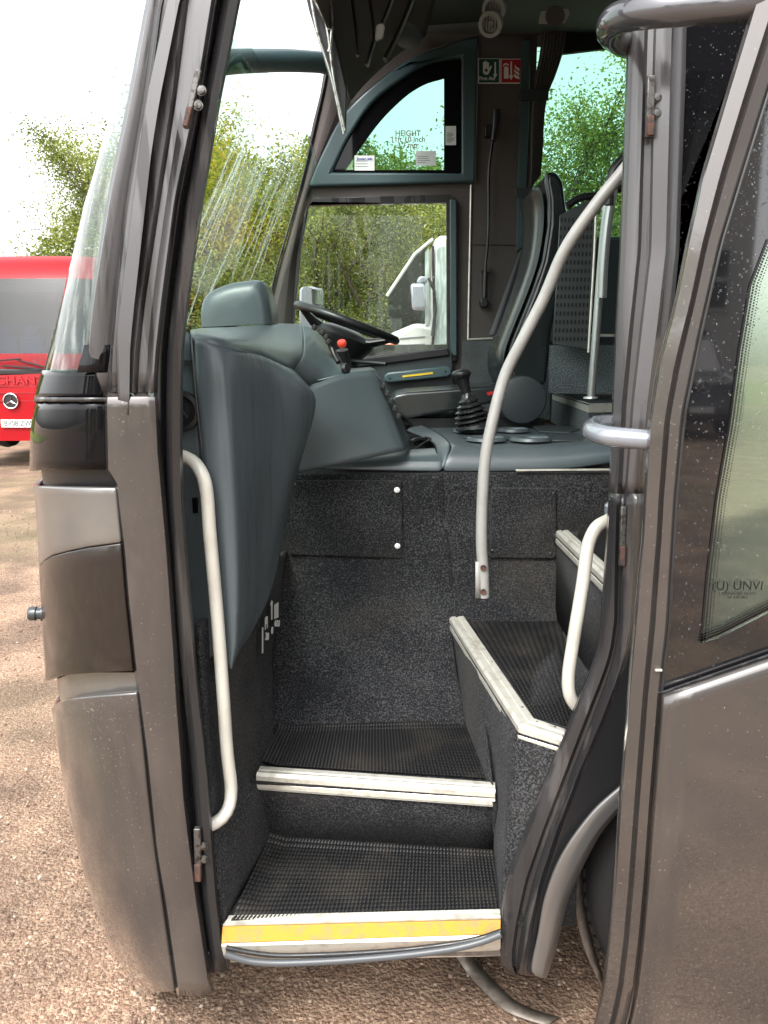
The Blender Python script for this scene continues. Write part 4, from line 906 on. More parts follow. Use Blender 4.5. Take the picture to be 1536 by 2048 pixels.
# --- ceiling
z_ = MB(); rows = []
for X, dz in ((-.2, -.03), (-.1, 0), (0, 0.03), (.5, .06), (1.2, .06), (3, .06), (6, .06), (XR, .06)):
    rows.append([Vector((X, y, z+dz)) for y, z in ((1.5, 2.72), (1.6, 2.95), (1.9, 3.12), (2.4, 3.2), (2.9, 3.2), (3.3, 3.16), (3.6, 3.10), (3.84, 3.02))])
z_.grid(rows); part(z_, 'ceiling', 'teal_ceiling', solid=.02)
# luggage rack edge with vents & lamp
z_ = MB(); z_.grid([[Vector((X, y, z)) for X in (.46, .5, 1.0, 2.5, 6)] for y, z in ((3.84, 3.03), (3.5, 2.97), (3.36, 2.98), (3.38, 3.14))]); part(z_, 'overhead_rack', 'teal_ceiling', solid=.02, bevel=.01)
for x, y in ((988, 18), (981, 48)):
    c = P(x, y, 3.32); z_ = MB(); z_.lathe([(.0, .006), (.012, .006), (.014, -.004), (.030, -.006), (.032, .012), (.046, .010), (.048, 0), (.046, -.02)], c, (-.35, -.75, -.55), 32); vn = part(z_, 'air_vent', 'speaker_cream')
    for k in range(-2, 3):
        z_ = MB(); z_.box(c+Vector((k*.011, -.006, k*.004)), (.002, .008, .05)); q_ = z_.build('vent_blade', M['black_plastic'], None); q_.parent = vn
z_ = MB(); z_.plate([(1082, 22), (1137, 17), (1141, 26), (1132, 44), (1078, 46)], [], 3.3, .012); ls = part(z_, 'reading_lamp', 'speaker_cream', bevel=.004)
z_ = MB(); z_.lathe([(0, .002), (.036, .002), (.038, 0)], P(1110, 32, 3.298), (0, -1, 0), 24); q_ = z_.build('lamp_grille', M['wall_fabric'], None); q_.parent = ls
# front header trim over the windscreen
surf([[(600, -260, 2.0), (612, -60, 2.2), (655, 60, 2.5), (700, 200, 2.9)], [(680, -260, 2.3), (690, -60, 2.6), (705, 60, 2.9), (735, 160, 3.3)], [(800, -260, 2.7), (790, -60, 3.0), (790, 60, 3.3), (790, 110, 3.7)], [(900, -260, 3.0), (880, -60, 3.3), (860, 30, 3.6), (850, 70, 3.84)]], 20, 20, 'front_header', 'wall_fabric')
z_ = MB(); z_.tube(interp(cz([(770, 120), (800, 60), (832, -20)], 2.8), 12), .022, 12, flat=.4); part(z_, 'header_rib', 'black_plastic')
z_ = MB(); z_.tube(interp(cz([(790, -20), (772, 30), (745, 90), (735, 130)], 2.7), 12), .018, 12, flat=.4); part(z_, 'header_rib', 'black_plastic')
z_ = MB(); z_.plate([(752, 50), (765, 45), (770, 52), (766, 74), (754, 80), (750, 74)], [], 2.55, .015); part(z_, 'header_switch', 'speaker_cream', bevel=.003)
z_ = MB(); z_.lathe([(0, .004), (.05, .004), (.056, 0)], P(815, 72, 3.3), (-.1, -.5, -.85), 24); part(z_, 'header_speaker', 'dash_plastic')

# --- sun blind hanging folded from the header
bl_ = thing('sun_blind', P(690, 265, 2.5), 'folded sun blind with thin metal arms hanging at the top of the windscreen', 'sun blind')
z_ = MB(); z_.plate([(604, -40), (660, -40), (668, 60), (694, 180), (692, 262), (684, 264), (655, 140), (618, 20)], [], 2.52, .02); z_.build('blind', M['black_plastic'], bl_, bevel=.004)
for pts in ([(617, -40), (634, 60), (662, 150), (688, 268)], [(632, -40), (655, 60), (668, 160), (690, 262)], [(655, -40), (664, 40), (660, 96), (657, 104)], [(610, -30), (640, 20), (660, 60)]):
    z_ = MB(); z_.tube(interp(cz(pts, 2.49), 14), .0045, 8); z_.build('blind_arm', M['steel'], bl_)
for pts in ([(700, -30), (712, 60), (715, 112)], [(735, -40), (748, 80), (732, 130)]):
    z_ = MB(); z_.tube(interp(cz(pts, 2.6), 12), .010, 8, flat=.5); z_.build('blind_cord_cover', M['black_plastic'], bl_)

# --- grab rails
def rail(pts, r, name, m, label=None, n=60):
    o = tb(pts, r, name, m, n)
    if label: o['label'] = label
    return o
rail(cz([(340, 908, 1.53), (359, 911, 1.53), (380, 919, 1.53), (396, 934, 1.52), (408, 958, 1.51), (414, 990, 1.51), (419, 1060, 1.51), (434, 1227, 1.51), (447, 1400, 1.50), (454, 1501, 1.50), (462, 1575, 1.50), (459, 1610, 1.49), (446, 1634, 1.475), (423, 1650, 1.46), (404, 1655, 1.452)]), .0135, 'grab_rail', 'rail_cream', 'cream grab rail on the windscreen side of the doorway')
rail(cz([(1240, 1030, 1.56), (1217, 1040, 1.56), (1192, 1056, 1.55), (1176, 1092, 1.54), (1166, 1164, 1.53), (1146, 1287, 1.52), (1137, 1350, 1.52), (1139, 1388, 1.52), (1153, 1412, 1.53), (1175, 1425, 1.55)]), .0135, 'grab_rail', 'rail_cream', 'cream grab rail beside the turned step')
rail(cz([(1290, 290, 1.66), (1250, 338, 1.68), (1190, 412, 1.70), (1130, 500, 1.73), (1088, 596, 1.76), (1047, 676, 1.78), (1010, 751, 1.80), (984, 846, 1.80), (970, 921, 1.80), (964, 1015, 1.80), (963, 1091, 1.80), (967, 1150, 1.80), (968, 1194, 1.80)]), .0135, 'curved_pole', 'rail_grey', 'long curved grey pole ending free above the steps', 80)
z_ = MB(); z_.grid([[P(951+dx, y, 1.79) for dx in (0, 4, 12)] for y in (1124, 1160, 1196)]); part(z_, 'pole_sleeve', 'rail_grey', solid=.004)
for y in (1136, 1184):
    z_ = MB(); z_.lathe([(0, -.001), (.0052, -.001), (.0055, .001), (.0075, .001), (.0075, -.003)], P(967, y, 1.785), (.1, -1, 0), 18); part(z_, 'pole_bolt', 'rust')
rail(cz([(1275, 290, 2.3), (1253, 312, 2.3), (1228, 340, 2.3), (1221, 370, 2.3), (1218, 410, 2.3)]), .014, 'stanchion_bend', 'black_plastic', None, 30)
rail(cz([(1226, 380, 2.55), (1216, 440, 2.55), (1208, 520, 2.55), (1204, 596, 2.55)]), .0145, 'gate_tube', 'rail_steel', None, 20)
rail(cz([(1214, 400, 2.6), (1205, 500, 2.6), (1197, 600, 2.6), (1188, 720, 2.6), (1182, 794, 2.6)]), .0135, 'stanchion', 'rail_steel', None, 20)
z_ = MB(); z_.lathe([(.026, 0), (.024, .006), (.015, .008)], P(1182, 797, 2.6), (0, 0, 1), 20); part(z_, 'stanchion_foot', 'rail_steel')
rail(cz([(1134, 412, 2.9), (1160, 396, 2.9), (1200, 390, 2.9), (1250, 374, 2.9)]), .013, 'barrier_rail', 'black_plastic', None, 20)
# raised platform behind the cab
Zp = P(1178, 808, 2.75).z
pf = [PZ(1104, 786, Zp), PZ(1178, 808, Zp), PZ(1300, 806, Zp)]
z_ = MB(); z_.prism([pf[0], pf[1], pf[2], Vector((pf[2].x, 3.8, Zp)), Vector((pf[0].x, 3.8, Zp))], (0, 0, -.006)); part(z_, 'platform', 'dash_dark', smooth=False)
z_ = MB(); z_.grid([[p+Vector((0, -.004, .002)) for p in pf], [p+Vector((0, -.004, -.03)) for p in pf]]); part(z_, 'platform_edging', 'aluminium', solid=.003, smooth=False)
z_ = MB(); z_.grid([[p+Vector((0, .0, -.03)) for p in pf], [p+Vector((0, .0, -.14)) for p in pf]]); part(z_, 'platform_side', 'carpet_light', solid=.003, smooth=False)
# modesty panel with pressed slots
z_ = MB(); pc = [(1120, 430), (1192, 392), (1188, 500), (1176, 700), (1106, 688)]
z_.plate(pc, [], 2.9, .01); mp_ = part(z_, 'modesty_panel', 'perforated', bevel=.003)
z_ = MB()
for j in range(15):
    for i in range(9):
        y = 440+j*17; x = 1184-j*.9-i*7.6
        if x < 1108+(0 if y > 640 else (640-y)*.06): continue
        c = P(x, y, 2.897); z_.add([c+Vector((.0035*math.cos(t), 0, .0085*math.sin(t))) for t in yr(0, 5.6, 8)], [tuple(range(8))])
q_ = z_.build('slots', M['black_plastic'], None, smooth=False); q_.parent = mp_; q_['kind'] = 'stuff'
rail(cz([(1193, 392, 2.89), (1189, 500, 2.89), (1177, 705, 2.89)]), .005, 'panel_edge', 'aluminium', None, 10)
z_ = MB(); z_.plate([(1100, 690), (1250, 690), (1250, 790), (1098, 786)], [], 3.0, .01); part(z_, 'barrier_panel', 'carpet_light', smooth=False)
z_ = MB(); z_.plate([(1176, 668), (1300, 668), (1300, 673), (1176, 673)], [], 2.98, .01); part(z_, 'barrier_strip', 'aluminium', smooth=False)
z_ = MB(); z_.plate([(1190, 480), (1300, 480), (1300, 690), (1176, 690)], [], 3.02, .01); part(z_, 'barrier_panel', 'seat_cloth', smooth=False)

# --- swing arms of the door
rail([P(1560, 0, 1.22), P(1510, 6, 1.22), P(1420, 14, 1.23), P(1330, 20, 1.25), P(1262, 28, 1.29), P(1228, 42, 1.34), P(1222, 62, 1.40), P(1240, 80, 1.47), P(1262, 90, 1.55)], .0235, 'door_arm', 'arm_paint', 'upper door arm curving round the pillar')
rail([P(1320, 882, 1.23), P(1270, 878, 1.24), P(1215, 872, 1.26), P(1188, 864, 1.30), P(1184, 856, 1.36), P(1200, 848, 1.44), P(1235, 846, 1.52)], .0165, 'door_arm', 'arm_light', 'lower pale door arm curving round the pillar')

# --- open entrance door
YD = 1.20
DL = [(-120, 1545), (0, 1508), (220, 1442), (351, 1403), (488, 1373), (610, 1349), (732, 1315), (854, 1296), (1000, 1288), (1077, 1284), (1153, 1276), (1358, 1258), (1614, 1238), (1768, 1227), (1880, 1217), (1972, 1206), (2048, 1190), (2140, 1150)]
DI = [(-120, 1650), (0, 1600), (185, 1536), (332, 1490), (488, 1442), (659, 1403), (781, 1378), (830, 1368), (1000, 1352), (1256, 1337), (1384, 1322)]
def dr(y): return atY(DL, y), (atY(DI, y) if y < 1384 else atY(DL, y)+66)
ys = yr(-120, 2140, 80); rows = []
for y in ys:
    l, r = dr(y); k = r-l; bow = 0 if y < 1500 else ((y-1500)/640.)**2*.10
    rows.append([P(l+3, y, YD+.05+bow), P(l-2, y, YD+.03+bow), P(l, y, YD+.012+bow), P(l+k*.08, y, YD+.0+bow), P(l+k*.45, y, YD-.006+bow), P(l+k*.52, y, YD+.004+bow), P(l+k*.56, y, YD+.006+bow), P(l+k*.62, y, YD-.002+bow), P(l+k*.9, y, YD-.004+bow), P(r, y, YD+.004+bow), P(r, y, YD+.012+bow)])
door = MB(); door.grid(rows); dob = part(door, 'entrance_door', 'taupe_paint', solid=.006, offset=-1)
dob['label'] = 'open entrance door, its inner face against the coach side'
def dpart(z_, name, m, **k):
    o = z_.build(name, M[m], None, **k); o.parent = dob; return o
# glass: frit + clear pane
FR = [(1384, 1310), (1310, 1536), (1230, 1800), (1230, 2400)]
gout = [(1652, -120), (1602, 0), (1538, 185), (1492, 332), (1444, 488), (1405, 659), (1380, 781), (1370, 830), (1354, 1000), (1339, 1256), (1324, 1384), (1536, 1310), (1700, 1262), (2100, 1180), (2100, -120)]
gin = [(1700, -120), (1640, 150), (1580, 350), (1535, 480), (1500, 570), (1478, 700), (1458, 850), (1432, 1000), (1414, 1150), (1400, 1288), (1440, 1275), (1536, 1226), (1700, 1165), (2000, 1080), (2000, -120)]
z_ = MB(); z_.plate(gout, [gin], YD+.006, .004); dpart(z_, 'frit_border', 'door_frit', smooth=False)
z_ = MB(); z_.plate(gin, [], YD+.0065, .003); dpart(z_, 'pane', 'door_glass', smooth=False)
z_ = MB(); 
for i in range(4):
    for j in range(150):
        t = j/149.; pts = [P(1535, 480, YD), P(1500, 570, YD), P(1478, 700, YD), P(1458, 850, YD), P(1432, 1000, YD), P(1414, 1150, YD), P(1402, 1286, YD)]
        if j == 0: L1 = lin(pts, 150); L2 = lin([P(1402, 1286, YD), P(1440, 1272, YD), P(1536, 1223, YD), P(1620, 1190, YD)], 70)
        for L_, ox, oz in ((L1, .0035, 0), (L2, 0, .0035)):
            if j >= len(L_): continue
            c = L_[j]+Vector((ox*1.4*(i+.5), .004, oz*1.4*(i+.5)))+Vector((0, 0, (.002 if i % 2 else 0) if ox else 0)); r = .0025-.00045*i
            z_.add([c+Vector((r*math.cos(a), 0, r*math.sin(a))) for a in yr(0, 5.2, 6)], [tuple(range(6))])
o = dpart(z_, 'frit_dots', 'dot_frit', smooth=False); o['kind'] = 'stuff'
# seal line round the door glass
z_ = MB(); z_.tube(lin([P(x, y, YD+.002) for y, x in [(y, x+1) for y, x in DI]], 40), .0028, 8); dpart(z_, 'glass_seal', 'black_rubber')
z_ = MB(); z_.tube(lin([P(1310, 1388, YD+.0), P(1324, 1385, YD), P(1536, 1311, YD), P(1700, 1263, YD)], 20), .0022, 8); dpart(z_, 'glass_seal', 'black_rubber')
z_ = MB(); z_.box(P(1317, 1340, YD-.008), (.011, .004, .003)); dpart(z_, 'clip', 'aluminium')
# inner lining / lower skin of the door
lo = MB(); rows = []
for y in yr(1384, 2140, 30):
    bow = 0 if y < 1500 else ((y-1500)/640.)**2*.10
    l = dr(y)[1]; rows.append([P(l+(2060-l)*f, max(y, 0) + (0 if y > 1900 else 0), YD+bow) for f in yr(0, 1, 14)])
# slanted top edge following the glass line
for j in range(14):
    x_top = 1322+(2060-1322)*j/13.; ytop = 1386-(x_top-1322)*.345; v = rows[0][j]
    for i in range(len(rows)):
        f = i/(len(rows)-1.); y = ytop+(2140-ytop)*f; bow = 0 if y < 1500 else ((y-1500)/640.)**2*.10
        l = dr(max(y, 1384))[1] if y > 1384 else 1322
        rows[i][j] = P(l+(2060-l)*j/13., y, YD+bow)
lo.grid(rows); dpart(lo, 'door_skin', 'taupe_paint', solid=.02, offset=-1)
z_ = MB()
for i in range(26):
    x = rng.uniform(1290, 1530); y = rng.uniform(1900, 2035); bow = ((y-1500)/640.)**2*.10; a_ = rng.uniform(-.4, .9); l_ = rng.uniform(.002, .012); c = P(x, y, YD+bow-.0215)
    z_.box(c, (l_, .0006, .0007), Matrix.Rotation(a_, 3, 'Y'))
o = dpart(z_, 'scratches', 'white_print', smooth=False); o['kind'] = 'stuff'
text('glass_mark', '(U) UNVI', P(1475, 1172, YD-.001), .021, 'dot_frit', dob, ext=.0002); bpy.data.objects['glass_mark'].matrix_parent_inverse = Matrix.Identity(4)
for dy, s_, tx in ((1187, .007, 'LAMINATED GLASS'), (1195, .007, 'E4 43R 001')):
    o = text('glass_mark', tx, P(1475, dy, YD-.001), s_, 'dot_frit', dob, ext=.0002)

# --- raindrops
def drops(name, n, sampler, rmin, rmax, nrm=Vector((0, -1, 0)), parent=coach):
    z_ = MB()
    for i in range(n):
        p = sampler()
        if p is None: continue
        r = rmin+(rmax-rmin)*rng.random()**3
        prof = [(r, 0), (r*.92, r*.3), (r*.6, r*.55), (0.0001, r*.65)]
        z_.lathe(prof, p, nrm, 8)
    o = z_.build(name, M['water_drop'], None); o['kind'] = 'stuff'
    if parent is coach: attach(o, coach)
    else: o.parent = parent
    return o
def s1():
    y = rng.uniform(200, 1380); l = atY(DI, y)+4; x = rng.uniform(l, min(1540, l+170)); return P(x, y, YD+.0055)
drops('raindrops', 900, s1, .0006, .0021, parent=dob)
def s2():
    y = rng.uniform(50, 640); return P(rng.uniform(1352, 1500-(y*.2)), y, 1.451)
drops('raindrops', 350, s2, .0006, .002)
def s6():
    return P(rng.uniform(605, 890), 410+290*rng.random()**1.6, YF+.004)
drops('raindrops', 260, s6, .001, .003)
def s3():
    y = rng.uniform(-50, 1500); return P(atY(SEAL_IN, y)-rng.uniform(5, 22), y, 1.432)
drops('raindrops', 260, s3, .0007, .002)
def s4():
    y = rng.uniform(50, 900); return P(atY(pbt(0), y)+rng.uniform(4, 24), y, 1.447)
drops('raindrops', 90, s4, .0007, .002)

def s5():
    x = rng.uniform(1330, 1536); y = rng.uniform(1400, 2040)
    if y < 1386-(x-1322)*.345+12: return None
    bow = 0 if y < 1500 else ((y-1500)/640.)**2*.10
    return P(x, y, YD+bow-.0205)
drops('raindrops', 260, s5, .0006, .0018, parent=dob)
# ------------------------------------------------------------------ things inside the coach
ds = thing('driver_seat', (P(1050, 760, 3.2).x, 3.2, 1.23), 'black leather driver seat with tall backrest behind the gear lever', 'seat')
near = [(1093, 343), (1113, 341), (1127, 362), (1134, 416), (1140, 430), (1141, 478), (1124, 577), (1104, 662), (1093, 770), (1030, 770), (1018, 745), (1016, 715), (1026, 680), (1046, 630), (1066, 580), (1086, 520), (1097, 450), (1097, 400), (1090, 365)]
nb = [P(x, y, 3.02) for x, y in near]
def puff(poly, d, name, m, parent, bev=.025):
    z_ = MB(); z_.prism(poly, d); return z_.build(name, M[m], parent, bevel=bev, seg=5)
back_o = puff([v+Vector((.05, .02, 0)) if False else v for v in nb], (0, .44, 0), 'backrest', 'vinyl', ds)
# centre upholstery of the backrest, slightly paler and inset
ci = [(1088, 372), (1094, 400), (1093, 450), (1082, 515), (1061, 577), (1040, 630), (1020, 680), (1009, 720), (1003, 700), (1030, 600), (1060, 540), (1075, 470), (1078, 400)]
z_ = MB(); fr_ = [P(x-3, y, 3.02) for x, y in near[9:][::-1]]
rows = []
for k, (dy, dx) in enumerate(((.03, .0), (.07, -.018), (.13, -.022), (.22, -.016), (.31, -.022), (.37, -.018), (.41, 0))): rows.append([Vector((v.x+dx, v.y+dy, v.z)) for v in interp(fr_[:], 24)])
z_.grid(rows); z_.build('upholstery', M['vinyl_light'], ds, solid=.01, sub=1)
cu_ = [(783, 800), (790, 790), (815, 784), (900, 778), (1010, 770), (1015, 800), (930, 818), (812, 838), (792, 826)]
puff([P(x, y, 3.0) for x, y in cu_], (0, .5, 0), 'cushion', 'vinyl', ds, .02)
z_ = MB(); z_.plate([(810, 836), (1090, 836), (1085, 865), (830, 865)], [], 3.05, .4); z_.build('seat_base', M['black_plastic'], ds, bevel=.01)
z_ = MB(); z_.lathe([(0, .012), (.075, .012), (.088, .008), (.092, 0), (.092, -.03)], P(1045, 800, 2.98), (0, -1, 0), 40); z_.build('recliner_cover', M['dash_dark'], ds)
z_ = MB(); z_.tube(interp([P(1093, 343, 3.02), P(1100, 400, 3.015), P(1099, 450, 3.015), P(1087, 525, 3.015), P(1066, 583, 3.015), P(1046, 634, 3.015), P(1020, 700, 3.015)], 30), .004, 8); z_.build('piping', M['vinyl_light'], ds)
z_ = MB(); z_.tube([P(1046, 500, 3.5), P(1018, 580, 3.4), P(985, 670, 3.3)], .016, 8, flat=.2); z_.build('seat_belt', M['black_plastic'], ds)
z_ = MB(); z_.plate([(973, 786), (985, 782), (990, 786), (976, 792)], [], 2.96, .01); z_.build('belt_buckle', M['sign_red'], ds)
# passenger seats further back
def pax(x, y, label):
    t = thing('passenger_seat', (x, y, 1.24), label, 'seat', 'dark passenger seats behind the cab')
    prof = [(0, .45), (.05, .42), (.42, .42), (.50, .52), (.60, 1.12), (.66, 1.16), (.72, 1.1), (.62, .45), (.58, .34), (.02, .36)]
    z_ = MB(); z_.prism([Vector((x+a, y, 1.24+b)) for a, b in prof[4:8]+[(.5, .5)]], (0, .42, 0)); z_.build('backrest', M['seat_cloth'], t, bevel=.03, seg=3)
    z_ = MB(); z_.box((x+.26, y+.21, 1.24+.4), (.5, .42, .12)); z_.build('cushion', M['seat_cloth'], t, bevel=.03, seg=3)
    z_ = MB(); z_.box((x+.28, y+.21, 1.24+.17), (.3, .3, .34)); z_.build('pedestal', M['black_plastic'], t)
pax(1.35, 3.3, 'dark cloth passenger seat nearest the far window behind the perforated panel')
pax(1.35, 2.85, 'dark cloth passenger seat by the aisle behind the perforated panel')
# curtain
ct = thing('curtain', P(1078, 360, YF-.05), 'grey pleated curtain tied back beside the passenger window', 'curtain')
z_ = MB(); L0 = [(1086, 50), (1080, 110), (1072, 150), (1066, 190), (1062, 240), (1060, 330), (1058, 380)]; R0 = [(1136, 50), (1128, 100), (1112, 150), (1098, 185), (1090, 230), (1086, 300), (1082, 350)]
la, ra = interp(cz(L0, YF-.06), 24), interp(cz(R0, YF-.06), 24)
z_.grid([[a.lerp(b, i/36.)+Vector((0, .012*math.sin(i*1.25+.3*math.sin(k*.2)), 0)) for i in range(37)] for k, (a, b) in enumerate(zip(la, ra))]); z_.build('cloth', M['curtain_cloth'], ct, solid=.002)
z_ = MB(); z_.plate([(1038, 178), (1098, 180), (1097, 200), (1040, 200)], [], YF-.085, .012); z_.build('tie_band', M['dash_dark'], ct, bevel=.003)
z_ = MB(); z_.plate([(1030, 376), (1060, 374), (1058, 394), (1031, 394)], [], YF-.085, .012); z_.build('tie_band', M['dash_dark'], ct, bevel=.003)
# signs
def sign(x0, y0, x1, y1, m, label):
    t = thing('safety_sign', P((x0+x1)/2, y1, YF-.004), label, 'sign')
    z_ = MB(); z_.plate([(x0, y0), (x1, y0), (x1, y1), (x0, y1)], [], YF-.006, .005); z_.build('backing', M['white_print'], t, bevel=.003)
    z_ = MB(); z_.plate([(x0+2, y0+2), (x1-2, y0+2), (x1-2, y1-2), (x0+2, y1-2)], [], YF-.008, .003); z_.build('face', M[m], t, smooth=False)
    return t
def pic(t, polys, x0, y0, name='pictogram', m='white_print', dY=0):
    z_ = MB()
    for p in polys: z_.plate([(x0+a, y0+b) for a, b in p], [], YF-.010-dY, .002)
    return z_.build(name, M[m], t, smooth=False)
sg = sign(956, 116, 1000, 167, 'sign_green', 'green First Aid sign with white hand and down arrow')
hand = [[(10, 24), (10, 8), (13, 8), (13, 6), (16, 6), (16, 7), (19, 7), (19, 9), (22, 9), (22, 20), (26, 15), (28, 17), (23, 28), (20, 33), (13, 33), (10, 29)]]
pic(sg, hand+[[(33, 8), (36, 8), (36, 32), (39, 32), (34.5, 40), (30, 32), (33, 32)]], 956, 116)
pic(sg, [[(13, 23), (20, 23), (20, 25.6), (13, 25.6)], [(15.3, 20.5), (17.9, 20.5), (17.9, 28), (15.3, 28)]], 956, 116, 'cross', 'sign_green', .003)
text('sign_text', 'First Aid', P(974, 157, YF-.0115), .021, 'white_print', sg, bold=.0004, ext=.001)
sr = sign(1001, 117, 1044, 167, 'sign_red', 'red fire extinguisher sign with flames and down arrow')
pic(sr, [[(7, 19), (9, 16), (14, 16), (16, 19), (16, 40), (7, 40)], [(5, 14), (7, 10), (12, 9), (17, 12), (17, 14), (12, 12), (8, 13), (6, 17)], [(20, 6), (23, 6), (23, 34), (26, 34), (21.5, 43), (17, 34), (20, 34)],
         [(29, 12), (32, 17), (37, 19), (39, 25), (34, 23), (29, 18)], [(27, 20), (31, 25), (36, 27), (39, 33), (33, 31), (28, 27)], [(27, 30), (31, 33), (36, 34), (39, 41), (32, 40), (27, 36)]], 1001, 117)
# stickers on the glass
def sticker(x0, y0, x1, y1, label, rows_, hdr=None):
    t = thing('sticker', P((x0+x1)/2, y1, YF), label, 'sticker')
    z_ = MB(); z_.plate([(x0, y0), (x1, y0), (x1, y1), (x0, y1)], [], YF-.009, .002); z_.build('paper', M['paper'], t, smooth=False)
    z_ = MB()
    for k in range(rows_):
        y = y0+(y1-y0)*(.35+.55*k/rows_); w_ = (x1-x0)*rng.uniform(.4, .75); z_.plate([(x0+3, y), (x0+3+w_, y), (x0+3+w_, y+1.1), (x0+3, y+1.1)], [], YF-.0095, .0004)
    z_.build('print', M['ink'], t, smooth=False)
    if hdr: text('sticker_text', hdr, P((x0+x1)/2, y0+7, YF-.010), .0155, 'ink_blue', t, bold=.0005)
sticker(709, 311, 749, 341, 'small white service sticker in the lower left corner of the quarter window', 3, 'Service 24h')
sticker(891, 252, 912, 290, 'white label on the black border right of the quarter window', 8)
sticker(832, 302, 872, 331, 'pale printed tag in the lower right of the quarter window', 4)
hs_ = thing('height_notice', P(816, 300, YF), 'HEIGHT 11ft 10 inch lettering on the quarter window glass', 'notice')
for y, tx in ((266, 'HEIGHT'), (278, '11ft 10 inch'), (290, '3.7 mtr')): text('lettering', tx, P(816, y+1, YF-.002), .034, 'notice_ink', hs_, xs=1.0, bold=.0005)
# microphone on its flexible lead
mc = thing('microphone', P(968, 612, YF-.05), 'black microphone on a flexible stalk clipped to the dark wall', 'microphone')
z_ = MB(); z_.tube(interp(cz([(994, 220), (991, 250), (986, 282)], YF-.05), 8), [.018, .02, .018, .017, .015, .013, .012, .010], 14); z_.build('head', M['black_plastic'], mc)
z_ = MB(); z_.plate([(970, 250), (986, 246), (986, 272), (970, 274)], [], YF-.03, .03); z_.build('clip', M['black_plastic'], mc, bevel=.004)
z_ = MB(); z_.tube(interp(cz([(987, 272), (978, 340), (977, 420), (975, 490), (970, 540), (969, 600)], YF-.035), 30), .007, 10); z_.build('stalk', M['black_rubber'], mc)
z_ = MB(); z_.tube(interp(cz([(971, 540), (969, 595)], YF-.035), 4), .013, 12); z_.build('sleeve', M['black_plastic'], mc)
z_ = MB(); z_.plate([(960, 600), (966, 596), (974, 597), (978, 604), (975, 614), (961, 614)], [], YF-.05, .045); z_.build('foot', M['black_plastic'], mc, bevel=.006)
z_ = MB(); z_.plate([(962, 538), (984, 538), (982, 545), (964, 545)], [], YF-.045, .03); z_.build('bracket', M['black_plastic'], mc, bevel=.003)
# blue object beside right rail (edge of a seat)
z_ = MB(); z_.lathe([(.0, .03), (.02, .025), (.042, .0), (.040, -.05), (.0, -.06)], P(1246, 1012, 1.75), (0, 0, 1), 24); co = z_.build('folded_guide_seat', 'arm_light'); tag(co, 'pale blue grey padded edge just left of the dark pillar above the cream rail', 'seat')

# ------------------------------------------------------------------ driver side mirror outside
mr = thing('wing_mirror', P(622, 640, 4.2), 'grey wing mirror outside the driver window', 'mirror')
mr.name = 'door_mirror'
z_ = MB(); z_.plate([(599, 580), (602, 574), (622, 572), (645, 578), (648, 640), (640, 660), (598, 660)], [], 4.35, .10); z_.build('housing', M['arm_light'], mr, bevel=.02, seg=3)
z_ = MB(); z_.plate([(623, 578), (643, 582), (645, 610), (624, 606)], [], 4.34, .004); z_.build('mirror_glass', M['chrome'], mr, smooth=False)
z_ = MB(); z_.plate([(625, 615), (645, 618), (646, 655), (626, 655)], [], 4.34, .004); z_.build('mirror_glass', M['chrome'], mr, smooth=False)

# ------------------------------------------------------------------ white vehicle beyond
wv = thing('white_van', (1.0, 8.6, 0), 'white van with grey side mirror and orange lamp seen through the driver window', 'van')
Yv = 8.3
def vp(pts, Y): return [P(x, y, Y) for x, y in pts]
z_ = MB(); z_.prism(vp([(768, 760), (770, 690), (778, 668), (832, 645), (856, 650), (868, 478), (882, 470), (1130, 470), (1130, 800), (768, 800)], Yv)[0:], (0, 2.0, 0)); z_.build('body', M['white_paint'], wv, bevel=.05, seg=3)
mat('pale_window', (.22, .27, .255), .12, mottle=(6, (.34, .40, .38), .45, .6, (6, 6, 1)))
z_ = MB(); z_.prism(vp([(874, 500), (880, 494), (960, 490), (960, 680), (872, 690)], Yv-.012), (0, .03, 0)); z_.build('side_window', M['pale_window'], wv)
z_ = MB(); z_.prism(vp([(850, 505), (858, 496), (858, 645), (850, 648)], Yv-.012), (0, .03, 0)); z_.build('quarter_glass', M['pale_window'], wv)
z_ = MB(); z_.tube(vp([(866, 492), (867, 560), (869, 640), (864, 700)], Yv-.02), .014, 6); z_.tube(vp([(857, 556), (868, 580), (871, 620), (864, 672)], Yv-.1), .016, 6); z_.build('door_seal', M['black_rubber'], wv)
z_ = MB(); z_.prism(vp([(776, 594), (832, 512), (860, 486), (850, 500), (850, 648), (836, 647), (782, 668)], Yv+.12), (0, .012, 0)); z_.build('windscreen', M['coach_glass'], wv, smooth=False)
z_ = MB(); z_.prism(vp([(800, 676), (850, 672), (850, 674), (800, 678)], Yv-.012), (0, .01, 0)); z_.prism(vp([(800, 690), (850, 687), (850, 689), (800, 692)], Yv-.012), (0, .01, 0)); z_.build('bonnet_crease', M['ink'], wv, smooth=False)
z_ = MB(); z_.tube(vp([(774, 592), (830, 508), (866, 478)], Yv+.1), .018, 8); z_.build('pillar', M['white_paint'], wv)
z_ = MB(); z_.plate([(821, 566), (850, 566), (853, 620), (824, 620)], [], Yv-.35, .12); z_.build('wing_mirror', M['arm_light'], wv, bevel=.03, seg=3)
z_ = MB(); z_.plate([(838, 552), (855, 552), (855, 566), (832, 566)], [], Yv-.3, .1); z_.build('mirror_bracket', M['arm_light'], wv, bevel=.02)
z_ = MB(); z_.plate([(772, 688), (796, 686), (796, 701), (773, 703)], [], Yv-.02, .05); z_.build('indicator', M['orange_lens'], wv, bevel=.01)
